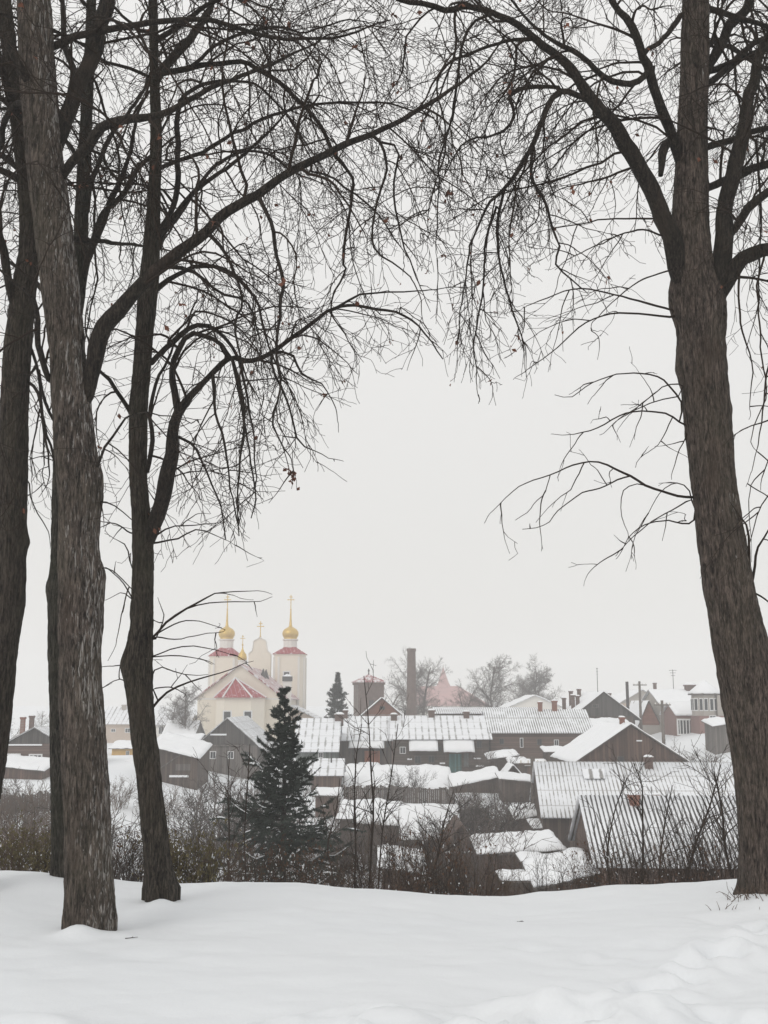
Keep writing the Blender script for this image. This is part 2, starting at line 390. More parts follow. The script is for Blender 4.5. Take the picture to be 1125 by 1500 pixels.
def gable_house(name, label, cat, cx, cy_, g0, L, D, ze, zr, rz=0, wall='wood', roof='slate', snow=0, oh=.35, og=.3, gable=None, group=None, skew=0, wave=0, wl=.2, zdown=.8):
    """ridge along local x; origin on the ground under the middle"""
    hseed[0] += 1; sd_ = hseed[0]
    root = thing(name, label, cat, (cx, cy_, g0), rz, group)
    h, r = ze-g0, zr-g0; s = (r-h)/(D/2)
    prof = [(-D/2, -zdown), (D/2, -zdown), (D/2, h-.02), (0, r-.02), (-D/2, h-.02)]
    MB().prism_x(prof, -L/2, L/2).build('wall', M[wall], root)
    if gable:
        for sx in (-1, 1):
            a, b = (-L/2-.05, -L/2-.006) if sx < 0 else (L/2+.006, L/2+.05)
            MB().prism_x([(-D/2, h), (D/2, h), (0, r-.03)], a, b).build('gable', M[gable], root)
    rm = MB(); lo = h-s*oh; nx = max(2, int(L/.05)) if wave else 2
    th = .07
    for sy in (-1, 1):
        a, b = (-L/2-og, sy*(D/2+oh), lo), (L/2+og, sy*(D/2+oh), lo); d_, c_ = (-L/2-og, 0, r), (L/2+og, 0, r)
        if sy > 0: a, b, c_, d_ = b, a, d_, c_
        rm.sheet(a, b, c_, d_, th, nx, 2, 0, 0, 0, wave, wl)
    ro = rm.build('roof', M[roof], root, None, bool(wave))
    if snow:
        snow *= .6; sn = MB(); nx = max(6, int((L+.6)/.16)); nn = np.array([0, -s, 1])/math.hypot(s, 1)
        for sy in (-1, 1):
            off = np.array([0, -sy*0, 0])+np.array([0, sy*s, 1])/math.hypot(s, 1)*(th+.004)
            a, b = np.array((-L/2-og, sy*(D/2+oh), lo))+off, np.array((L/2+og, sy*(D/2+oh), lo))+off
            d_, c_ = np.array((-L/2-og, 0, r))+off*1.0, np.array((L/2+og, 0, r))+off
            d_[1] = c_[1] = sy*.004
            if sy > 0: a, b, c_, d_ = b, a, d_, c_
            sn.sheet(a, b, c_, d_, snow, nx, 16, snow*.5, sd_, .22)
        sn.build('roof_snow', M['rsnow'], ro, None, True)
    return root, ro, (h, r, s)
def front_house(name, label, cat, px0, px1, pye, pyr, Y, D, rz=0, **kw):
    """front eave at pye at depth Y, ridge at pyr at depth Y+D/2"""
    ze, zr = zat(pye, Y), zat(pyr, Y+D/2)
    xa, xb = at(px0, pye, Y).x, at(px1, pye, Y).x; cx = (xa+xb)/2; cyy = Y+D/2
    g0 = kw.pop('ground', None) or gz(cx, cyy)
    root, ro, (h, r, s) = gable_house(name, label, cat, cx, cyy, g0, xb-xa, D, ze, zr, rz, **kw)
    def win(px, py, w, hh, bars=1, frame='wframe'):
        P = at(px, py, Y); k = mpp(py, Y); return window_at(root, P.x-cx, P.z-g0, w*k, hh*k, -D/2, frame, bars)
    def panel(nm, px, py, w, hh, mat):
        P = at(px, py, Y); k = mpp(py, Y)
        return MB().box((P.x-cx, -D/2-.03, P.z-g0), (w*k, .055, hh*k)).build(nm, M[mat], root)
    def awning(px0_, px1_, py0, py1, out=1.1, t=.16):
        A, B = at(px0_, py0, Y), at(px1_, py1, Y-out); x0, x1 = A.x-cx, at(px1_, py0, Y).x-cx; z0 = A.z-g0; z1 = min(B.z-g0, z0-.15)
        m = MB().sheet((x0, -D/2-out, z1), (x1, -D/2-out, z1), (x1, -D/2-.01, z0), (x0, -D/2-.01, z0), .05)
        m.bar((x0+.1, -D/2-out+.1, z1), (x0+.1, -D/2-.02, z1-.7), .04).bar((x1-.1, -D/2-out+.1, z1), (x1-.1, -D/2-.02, z1-.7), .04)
        o = m.build('awning', M['wood'], root)
        MB().sheet((x0, -D/2-out, z1+.06), (x1, -D/2-out, z1+.06), (x1, -D/2-.01, z0+.06), (x0, -D/2-.01, z0+.06), t, 16, 6, t*.3, px0_, .25).build('awning_snow', M['rsnow'], o, None, True)
        return o
    def chim(px, pyt, wpx, mat='brick', back=.3, cap=True):
        yy = -back; Yw = cyy+yy; P = at(px, pyt, Yw); w = wpx*mpp(pyt, Yw)
        return chimney_on(ro, P.x-cx, yy, r-s*abs(back)-.5, P.z-g0, w, mat, cap)
    return root, ro, dict(win=win, panel=panel, awning=awning, chim=chim, g0=g0, cx=cx, cy=cyy, h=h, r=r, s=s)
def end_house(name, label, cat, px0, px1, pye, pya, Y, Ln, turn=0, **kw):
    """gable end towards the camera, eave corners px0/px1 at pye, apex pya, at depth Y"""
    ze, za = zat(pye, Y), zat(pya, Y); xa, xb = at(px0, pye, Y).x, at(px1, pye, Y).x
    cx, cyy = (xa+xb)/2, Y+Ln/2; g0 = kw.pop('ground', None) or gz(cx, cyy)
    rz = math.pi/2+turn
    root, ro, (h, r, s) = gable_house(name, label, cat, cx, cyy, g0, Ln, xb-xa, ze, za, rz, **kw)
    # local x axis now points away from the camera, local y to the left
    def win(px, py, w, hh, bars=1, frame='wframe'):
        P = at(px, py, Y); k = mpp(py, Y)
        return window_at(root, -(P.x-cx), P.z-g0, w*k, hh*k, -Ln/2-(.05 if kw.get('gable') and P.z-g0 > h-.1 else 0), frame, bars, 'x')
    def panel(nm, px, py, w, hh, mat):
        P = at(px, py, Y); k = mpp(py, Y)
        return MB().box((-Ln/2-.09, -(P.x-cx), P.z-g0), (.06, w*k, hh*k)).build(nm, M[mat], root)
    def chim(px, pyt, wpx, back, mat='brick', cap=True):
        Yw = Y+back; P = at(px, pyt, Yw); w = wpx*mpp(pyt, Yw); ly = -(P.x-cx)
        return chimney_on(ro, -Ln/2+back, ly, r-s*abs(ly)-.5, P.z-g0, w, mat, cap)
    return root, ro, dict(win=win, panel=panel, chim=chim, g0=g0, cx=cx, cy=cyy, h=h, r=r, s=s, Ln=Ln)
def lean_shed(name, label, cat, px0, px1, pyf, pyb, Y, D, wall='wood', snow=.2, tilt=0, group=None, rz=0):
    """low shed, single roof plane rising away from the camera; tilt = drop to the right in metres"""
    hseed[0] += 1
    zf, zb = zat(pyf, Y), zat(pyb, Y+D); xa, xb = at(px0, pyf, Y).x, at(px1, pyf, Y).x; cx = (xa+xb)/2; L = xb-xa
    g0 = gz(cx, Y+D/2); hf, hb = zf-g0, zb-g0
    root = thing(name, label, cat, (cx, Y+D/2, g0), rz, group)
    t = tilt/2
    v = [(-L/2, -D/2, -.9), (L/2, -D/2, -.9), (L/2, D/2, -.9), (-L/2, D/2, -.9), (-L/2, -D/2, hf+t), (L/2, -D/2, hf-t), (L/2, D/2, hb-t), (-L/2, D/2, hb+t)]
    MB().add(v, [(3, 2, 1, 0), (4, 5, 6, 7), (0, 1, 5, 4), (1, 2, 6, 5), (2, 3, 7, 6), (3, 0, 4, 7)]).build('wall', M[wall], root)
    o = .22
    def rp(z): return ((-L/2-o, -D/2-o, hf+t+z-.05), (L/2+o, -D/2-o, hf-t+z-.05), (L/2+o, D/2+o, hb-t+z+.05), (-L/2-o, D/2+o, hb+t+z+.05))
    ro = MB().sheet(*rp(.01), .07).build('roof', M['woodg'], root)
    MB().sheet(*rp(.09), snow*.62, max(6, int(L/.14)), 16, snow*.4, hseed[0], .2).build('roof_snow', M['rsnow'], ro, None, True)
    def panel(nm, px, py, w, hh, mat):
        P = at(px, py, Y); k = mpp(py, Y)
        return MB().box((P.x-cx, -D/2-.03, P.z-g0), (w*k, .055, hh*k)).build(nm, M[mat], root)
    return root, ro, dict(panel=panel, g0=g0, cx=cx, hf=hf, hb=hb, L=L, D=D)
def antenna_on(ro, x, y, z0, z1):
    m = MB().bar((x, y, z0), (x, y, z1), .035)
    for k, w in enumerate((.9, .7, .5)): m.bar((x-w/2, y, z1-.08-.3*k), (x+w/2, y, z1-.08-.3*k), .022)
    m.build('antenna', M['iron'], ro)

# --- near right pair of slate sheds
r1, ro1, k1 = front_house('corrugated_shed', 'nearest shed, its corrugated roof striped with snow, behind the right-hand shrubs', 'shed', 886, 1170, 1262, 1168, 40, 7.0, rz=-.05, wall='woodr', roof='slate2', wave=.020, wl=.17, oh=.35, og=.25)
k1['chim'](930, 1163, 14, 'brick', .5); k1['chim'](961, 1163, 9, 'brick', -.5)
r2, ro2, k2 = front_house('slate_roofed_barn', 'long low barn with pale snowy slate roof rising behind the striped shed', 'barn', 806, 1180, 1194, 1118, 53, 8.4, wall='wood', roof='slate3', wave=.02, wl=.2, oh=.3, og=.12, rz=-.07)
k2['chim'](951, 1108, 11, 'brickd', .5)
hat = MB()
hx = at(880, 1135, 55).x-k2['cx']
hat.sheet((hx-.55, -1.6, k2['r']-k2['s']*1.6+.12), (hx+.45, -1.65, k2['r']-k2['s']*1.65+.16), (hx+.5, -1.1, k2['r']-k2['s']*1.1+.3), (hx-.65, -1.05, k2['r']-k2['s']*1.05+.26), .05)
hat.build('loose_sheet', M['thin2'], ro2)
# --- dark gabled barn behind
r3, ro3, k3 = end_house('gabled_barn', 'brown barn with plain triangular gable, chimney and one snowy roof slope', 'barn', 850, 1000, 1112, 1062, 72, 9, wall='woodr', roof='woodg', snow=.16, gable='woodr', oh=.5)
k3['chim'](911, 1050, 8, 2.0); k3['win'](909, 1112, 10, 9, 2, 'woodg')
# --- long dark houses across the middle
r4, ro4, k4 = front_house('timber_row_house', 'long dark timber row house with snowy tin roof, awnings and teal door', 'house', 576, 716, 1081, 1049, 100, 8, wall='woodh', roof='thin', snow=0, oh=.3)
k4['chim'](632, 1040, 9, 'brickd', .2); k4['chim'](683, 1042, 8, 'brickd', .4); k4['chim'](577, 1046, 9, 'brickd', .8)
k4['awning'](599, 641, 1086, 1101); k4['awning'](649, 694, 1085, 1103)
k4['panel']('door', 667, 1119, 18, 29, 'teal'); k4['panel']('side_door', 683, 1113, 7, 20, 'dgreen'); k4['win'](612, 1113, 10, 11, 1, 'woodg'); k4['win'](702, 1090, 8, 11, 1, 'woodg')
for q_ in ((605, 1093, 6, 2), (600, 1112, 7, 2.2), (648, 1118, 8, 2.2), (699, 1111, 11, 2), (703, 1122, 12, 2.4), (590, 1122, 12, 2.5)): k4['panel']('snow_ledge', *q_, 'rsnow')
k4['win'](590, 1099, 9, 10, 1); k4['win'](632, 1112, 9, 10, 1, 'woodg'); k4['win'](643, 1097, 6, 8, 1, 'woodg')
r5, ro5, k5 = front_house('timber_cottage', 'dark timber cottage with orange door under a snowy awning', 'house', 497, 574, 1083, 1050, 100.5, 8, wall='wood', roof='thin', oh=.3)
k5['chim'](506, 1040, 7, 'brickd', .3)
k5['awning'](511, 563, 1087, 1097); k5['panel']('door', 545, 1111, 22, 22, 'orange'); k5['win'](580-12, 1090, 6, 9, 1, 'woodg')
r6, ro6, k6 = front_house('low_house', 'low house with deep smooth snow roof between tall spruce and timber cottage', 'house', 434, 492, 1098, 1053, 95, 8.5, wall='dgreen', roof='thin', oh=.35)
k6['chim'](497, 1046, 12, 'brickd', .2); k6['win'](470, 1106, 7, 8)
r7, ro7, k7 = front_house('slate_row_house', 'long brown log house with striped slate roof joined right of the timber row', 'house', 718, 866, 1072, 1040, 101, 8, wall='woodrh', roof='slate', oh=.3)
k7['chim'](791, 1028, 6, 'brick', .3); k7['chim'](812, 1026, 7, 'brick', .2)
k7['win'](764, 1088, 5, 14, 0); k7['panel']('shutter', 741, 1096, 8, 3, 'woodg')
r8, ro8, k8 = front_house('back_row_house', 'far roof edge with snowy ridge showing behind the row houses', 'house', 640, 790, 1045, 1037, 112, 8, wall='wood', roof='slate', oh=.3)
# --- left side houses
r9, ro9, k9 = end_house('brown_house', 'brown house with dark gable, snowy roof and window beside the leftmost trunk', 'house', 8, 92, 1089, 1066, 84, 11, wall='woodrh', roof='thin2', snow=0, gable='gable', oh=.5)
k9['win'](18, 1112, 24, 16, 3); k9['chim'](34, 1050, 7, 3.5, 'brick'); k9['chim'](47, 1048, 7, 7.0, 'brickd')
k9['panel']('gable_ledge', 36, 1091, 52, 2.2, 'rsnow')
lean_shed('lean_to', 'dark lean-to with sloping snow roof before the brown house', 'shed', -6, 62, 1126, 1114, 78, 3, 'woodr', .2, .4)
r10, ro10, k10 = front_house('beige_house', 'pale beige house with wide hipped snow roof seen between two left trunks', 'house', 148, 206, 1059, 1036, 150, 9, wall='beige', roof='thin', oh=.4)
k10['win'](166, 1070, 7, 5); k10['win'](187, 1070, 8, 7); k10['chim'](182, 1032, 6, 'grey', .8)
r11, ro11, k11 = front_house('yellow_house', 'small yellow house with snowy roof seen between two left trunks', 'house', 164, 197, 1096, 1088, 120, 5, wall='yellow', roof='woodg', snow=.3, oh=.4)
k11['win'](187, 1104, 5, 8)
r12, ro12, k12 = front_house('pale_house', 'pale house with white windows and snow roof left of church', 'house', 226, 274, 1061, 1047, 140, 9, wall='white', roof='thin', oh=.4)
k12['win'](236, 1070, 8, 11, 1); k12['win'](250, 1070, 7, 11, 1)
r13, ro13, k13 = front_house('snowy_annex', 'small outbuilding under a smooth white roof right of pale house', 'shed', 240, 282, 1078, 1058, 126, 7, wall='woodg', roof='woodg', snow=.25)
r14, ro14, k14 = end_house('grey_gable_house', 'grey wooden house with tall dark gable standing in front of the church', 'house', 287, 378, 1092, 1052, 92, 13, wall='woodg', roof='thin2', gable='gable', oh=.6)
k14['panel']('gable_vent', 320, 1076, 24, 2.4, 'rsnow'); k14['panel']('gable_board', 322, 1092, 78, 2.0, 'woodg')
r15, ro15, k15 = lean_shed('timber_shed', 'dark timber shed with tilted snow roof beside the grey gable house', 'shed', 224, 290, 1103, 1086, 80, 5, 'wood', .25, .85)
MB().bar((-1.7, -2.54, k15['hf']-1.5), (.4, -2.54, k15['hf']-.1), .05).build('brace', M['woodg'], r15); k15['panel']('shelf', 262, 1137, 28, 3, 'rsnow'); k15['panel']('hatch', 268, 1124, 22, 9, 'woodg')
r16, ro16, k16 = front_house('back_shed', 'low dark shed with thin white roof behind the timber shed', 'shed', 232, 288, 1086, 1077, 95, 5, wall='wood', roof='woodg', snow=.16)
lean_shed('outhouse', 'narrow dark outhouse capped with snow left of the leaning trunk', 'shed', 186, 204, 1119, 1113, 92, 2, 'dgreen', .25, 0)
# --- garden sheds in the middle
k7['win'](735, 1086, 7, 9, 1, 'woodg'); k7['win'](790, 1087, 7, 9, 1, 'woodg'); k7['win'](815, 1088, 7, 9, 1); k7['win'](840, 1089, 7, 9, 1, 'woodg')
k14['win'](312, 1106, 9, 11, 1); k14['win'](338, 1106, 9, 11, 1); k14['win'](362, 1106, 8, 11, 1, 'woodg'); k3['panel']('vent', 936, 1085, 8, 2, 'rsnow'); k9['win'](52, 1112, 20, 15, 2)
for nm, lab, a in (('shed', 'tiny dark shed among bushes right of spruce foot', (498, 514, 1200, 1196, 58, 2, 'wood', .15)), ('shed', 'low shed with a snow cap right of the crooked lean-to', (786, 806, 1214, 1206, 54, 2, 'woodr', .15)),
                   ('woodpile', 'snow topped woodpile in front of the brown log house', (772, 800, 1122, 1117, 92, 1.5, 'woodr', .2)), ('woodpile', 'snow topped woodpile below the timber cottage orange door', (528, 552, 1124, 1121, 95, 1.2, 'wood', .2)),
                   ('rabbit_hutch', 'little hutch with snow lid beside the boarded shed', (770, 792, 1262, 1257, 43, 1.2, 'woodg', .15)), ('shed', 'dark shed just right of spruce under the small hut', (462, 494, 1166, 1158, 74, 2.5, 'woodr', .15)),
                   ('shed', 'long low shed with snow strip under the slate row house', (800, 852, 1102, 1097, 94, 2, 'wood', .2)), ('shed', 'small shed with snow roof lowest left of the collapsed roof', (742, 786, 1290, 1283, 41, 1.6, 'wood', .2))):
    lean_shed(nm, lab, 'woodpile' if nm == 'woodpile' else ('hutch' if nm == 'rabbit_hutch' else 'shed'), *a)
lean_shed('long_garden_shed', 'long low garden shed under a bumpy snow roof below the row houses', 'shed', 506, 662, 1156, 1126, 86, 6, 'wood', .3, .15)
r17, ro17, k17 = front_house('small_hut', 'small brown hut with snow roof and stovepipe right of the tall spruce', 'hut', 456, 498, 1133, 1112, 84, 4, wall='woodr', roof='thin')
MB().bar((.35, -.6, k17['h']), (.35, -.6, k17['r']+.45), .06).build('stovepipe', M['iron'], ro17)
lean_shed('slanting_shed', 'low dark shed whose snow roof climbs toward the right', 'shed', 664, 730, 1146, 1134, 84, 3, 'wood', .25, -.75)
r18, ro18, k18 = end_house('tiny_gable_shed', 'tiny shed with pointed snow roof in the middle gardens', 'shed', 739, 764, 1137, 1122, 85, 3, wall='wood', roof='woodg', snow=.14)
lean_shed('open_woodshed', 'woodshed with curved snow slab under the brown log house', 'shed', 718, 757, 1110, 1104, 94, 3, 'wood', .22, -.35)
lean_shed('flat_woodshed', 'flat topped woodshed with snow right of tiny pointed shed', 'shed', 748, 772, 1119, 1112, 92, 2.5, 'wood', .25, .1)
lean_shed('snowed_coop', 'low coop with snow slab below the tiny pointed shed', 'shed', 735, 782, 1144, 1137, 80, 2.5, 'wood', .2, .25)
r19, ro19, k19 = front_house('slumped_shed', 'slumped shed with broad white roof behind the rusty shrubs', 'shed', 594, 668, 1226, 1182, 57, 5, wall='wood', roof='woodg', snow=.2)
lean_shed('snowed_lean_to', 'half buried lean-to with snow roof left of slumped shed', 'shed', 500, 588, 1208, 1180, 62, 5, 'woodr', .3, .2)
lean_shed('crooked_lean_to', 'small crooked lean-to with snow left of the pale slate barn', 'shed', 759, 803, 1197, 1184, 58, 2.2, 'wood', .22, -.35)
r20, ro20, k20 = lean_shed('boarded_shed', 'boarded shed with thick level snow roof left of the striped shed', 'shed', 706, 822, 1249, 1230, 46, 3.4, 'woodr', .24, -.15)
k20['panel']('hatch', 786, 1276, 22, 12, 'woodg')
lean_shed('collapsed_roof', 'collapsed snow covered roof leaning beside the striped shed', 'shed', 790, 868, 1290, 1262, 40, 2.6, 'wood', .28, -.55)
lean_shed('rusty_shed', 'brown shed with snow roof half hidden by shrubs below the slumped shed', 'shed', 560, 618, 1276, 1250, 47, 3, 'woodr', .16, .3)
r21, ro21, k21 = end_house('rust_gable_shed', 'rust brown gable shed hidden in shrubs right of slumped shed', 'shed', 640, 712, 1262, 1208, 52, 4, wall='woodr', roof='woodr', gable='woodr')
k21['panel']('snow_ledge', 672, 1248, 40, 2, 'rsnow')

# --- upper right street
r22, ro22, k22 = end_house('chimney_house', 'dark gabled house with many chimneys and tall aerial on its snowy roof', 'house', 840, 930, 1049, 1014, 116, 12, wall='wood', roof='woodg', snow=.18, gable='gable', oh=.6)
for px, py, b in ((826, 1022, 8), (836, 1012, 8.5), (848, 1009, 9), (839, 1018, 5), (846, 1019, 5)): k22['chim'](px, py, 6, b, 'brickd')
k22['chim'](892, 1015, 6, 5, 'brickd'); antenna_on(ro22, -4, .2, k22['r']-.2, k22['r']+2.6)
MB().bar((-5.6, -2.6, k22['r']-2.4), (-5.6, -2.6, k22['r']+1.1), .16, 8).build('flue_pipe', M['iron'], ro22)
k22['win'](872, 1034, 9, 5, 2, 'woodg')
lean_shed('porch', 'porch with smooth snow roof in front of the many-chimneyed house', 'porch', 868, 928, 1066, 1056, 108, 4, 'woodr', .25, 0)
r23, ro23, k23 = end_house('brown_gable_house', 'pale brown gabled house behind the two utility poles', 'house', 907, 976, 1030, 1011, 150, 11, wall='beige', roof='thin', snow=.16, gable='grey', oh=.6)
k23['chim'](959, 1000, 5, 3, 'brickd'); k23['chim'](974, 1012, 6, 4, 'brickd')
r24, ro24, k24 = end_house('white_gable_house', 'little house with steep white roof and red gable by the utility poles', 'house', 935, 967, 1062, 1027, 126, 8, wall='grey', roof='woodg', snow=.14, gable='brick')
r25, ro25, k25 = front_house('grey_house', 'grey two storey house with snowy roof, large chimney and aerial', 'house', 968, 1034, 1030, 1011, 125, 9, wall='grey', roof='thin', snow=.15, oh=.5)
k25['chim'](1010, 1003, 13, 'brickd', .4); antenna_on(ro25, .3, .6, k25['r']-.3, k25['r']+2.4)
k25['win'](985, 1046, 8, 11); k25['win'](978, 1068, 8, 11)
r26, ro26, k26 = front_house('red_house', 'red house with wide white windows under a snowy roof', 'house', 992, 1046, 1046, 1030, 116, 6, wall='pinkred', roof='thin', snow=.16, oh=.4)
k26['win'](1003, 1065, 23, 24, 4); k26['win'](1036, 1066, 10, 18, 1)
# house with a glazed bay
P = at(1044, 1085, 112); g0 = gz(P.x, 114)
bay = thing('bay_house', 'house with grey glazed upper bay over red wall beside the right trunk', 'house', (P.x, 114, g0))
k = mpp(1040, 112); zl, zb, zt = zat(1049, 112)-g0, zat(1046, 112)-g0, zat(1018, 112)-g0
MB().box((.9, .6, zl/2-.3), (3.9, 4, zl+.6)).build('wall', M['pinkred'], bay)
MB().lathe([(1.35, zl+.01), (1.35, zt)], 8, (0, 0, 0)).box((1.9, .6, (zl+zt)/2+.01), (2.0, 3.6, zt-zl-.02)).build('bay', M['grey'], bay)
wv = MB(); pv = MB()
for j in range(8):
    a = math.pi*2*j/8+math.pi/2*3; 
    for s_ in (-.28, .28):
        c = (1.26*math.cos(a)-s_*math.sin(a), 1.26*math.sin(a)+s_*math.cos(a))
        if c[1] < .3: wv.box((c[0], c[1], (zl+zt)/2+.1), (.10, .40, (zt-zl)*.62), a); pv.box((c[0]*1.035, c[1]*1.035, (zl+zt)/2+.1), (.10, .28, (zt-zl)*.52), a)
wo_ = wv.build('window', M['wframe'], bay); pv.build('pane', M['glass'], wo_)
br = MB().lathe([(1.65, zt), (1.7, zt+.12), (.2, zt+1.15)], 8).build('roof', M['woodg'], bay)
MB().lathe([(1.66, zt+.14), (1.6, zt+.32), (.25, zt+1.42), (.02, zt+1.5)], 12).build('roof_snow', M['rsnow'], br, None, True)
window_at(bay, .3, zl*.55, .7, 1.3, -1.4, 'wframe', 1)
lean_shed('roadside_kiosk', 'small grey hut with snow roof at street beside right trunk', 'hut', 1046, 1075, 1062, 1056, 100, 3, 'woodg', .25, -.3)
r27, ro27, k27 = end_house('white_roof_house', 'distant low house with pale snowy gable behind the slate row house', 'house', 745, 823, 1036, 1019, 150, 10, wall='white', roof='thin', snow=.15)
# --- utility poles
def pole(px, Y, pyt, label, wires=True):
    P = at(px, 1060, Y); g0 = gz(P.x, Y); h = zat(pyt, Y)-g0
    t = thing('utility_pole', label, 'utility pole', (P.x, Y, g0), 0, 'utility poles along the street')
    MB().lathe([(.17, -.5), (.15, h*.5), (.12, h)], 8).build('post', M['pole'], t)
    m = MB().box((0, -.16, h-.4), (1.5, .1, .1)); ca = m.build('crossarm', M['pole'], t)
    i = MB()
    for x in (-.65, -.25, .25, .65): i.lathe([(.04, 0), (.06, .06), (.03, .16)], 6, (x, -.16, h-.345))
    i.build('insulators', M['white'], ca)
pole(939, 120, 998, 'tall wooden utility pole in front of pale brown gabled house')
pole(971, 100, 1026, 'dark wooden utility pole left of the grey two storey house')
pole(779, 60, 1108, 'thin wooden utility pole left of the pale slate barn')

# ------------------------------------------------------------------ tower, stack and red roofed hall
def prism_tower():
    Y = 150; P = at(540, 1040, Y); g0 = gz(P.x, Y); k = mpp(1000, Y); w = 44*k; h = zat(1000, Y)-g0; t_ = zat(988, Y)-g0
    t = thing('brick_tower', 'square brick tower with shallow pyramid roof beside the far spruce', 'tower', (P.x, Y, g0), math.radians(12))
    MB().box((0, 0, h/2-.3), (w*.86, w*.86, h+.6)).box((0, 0, h-.15), (w*.93, w*.93, .3)).build('wall', M['brickd'], t)
    r = MB().lathe([(w*.70, h+.005), (w*.70, h+.14), (.12, t_)], 4).build('roof', M['redsnow'], t)
    MB().lathe([(.12, t_-.1), (.07, t_+.35), (.16, t_+.5), (.02, t_+.8)], 8).build('finial', M['iron'], r)
    window_at(t, 0, h*.7, .8, 1.1, -w*.43, 'brickd', 1)
prism_tower()
rS, roS, kS = end_house('brick_gable_house', 'small brick house with snowy gable roof in front of the brick tower', 'house', 533, 586, 1046, 1023, 120, 8, wall='brick', roof='woodg', snow=.16, gable='brick', oh=.5)
kS['win'](560, 1037, 8, 5, 1, 'woodg')
P = at(603, 1040, 160); g0 = gz(P.x, 160)
ch = thing('factory_chimney', 'tall round brick factory chimney rising above the snowy roofs', 'chimney', (P.x, 160, g0))
h = zat(950, 160)-g0
MB().lathe([(.95, -.6), (.95, 2.5), (.82, 2.6), (.60, h-.7), (.60, h-.45), (.68, h-.4), (.68, h), (.5, h)], 20).build('shaft', M['brickd'], ch)
P = at(660, 1030, 340); g0 = gz(P.x, 340); k = mpp(1010, 340)
hall = thing('red_roofed_hall', 'hazy hall with red hipped roof and pointed spire behind factory chimney', 'hall', (P.x, 340, g0))
h, t_ = zat(1034, 340)-g0, zat(1005, 340)-g0; w = 104*k
MB().box((0, 0, h/2-.3), (w, 19, h+.6)).build('wall', M['white'], hall)
x0, x1, y0, y1 = -w/2-.6, w/2+.6, -10, 10; hip = 9.0
rf = MB().add([(x0, y0, h), (x1, y0, h), (x1, y1, h), (x0, y1, h), (x0+1.5, 0, t_), (x1-hip, 0, t_)], [(0, 1, 5, 4), (1, 2, 5), (2, 3, 4, 5), (3, 0, 4), (3, 2, 1, 0)]).build('roof', M['pale'], hall)
sx = (650-660)*k; zt = zat(976, 340)-g0
MB().lathe([(2.5, t_-2.6), (2.4, t_-.1), (1.8, t_+.9), (1.0, (t_+zt)/2), (.10, zt-.4), (.02, zt+.4)], 8, (sx, 1.0, 0)).build('spire', M['pale'], rf)

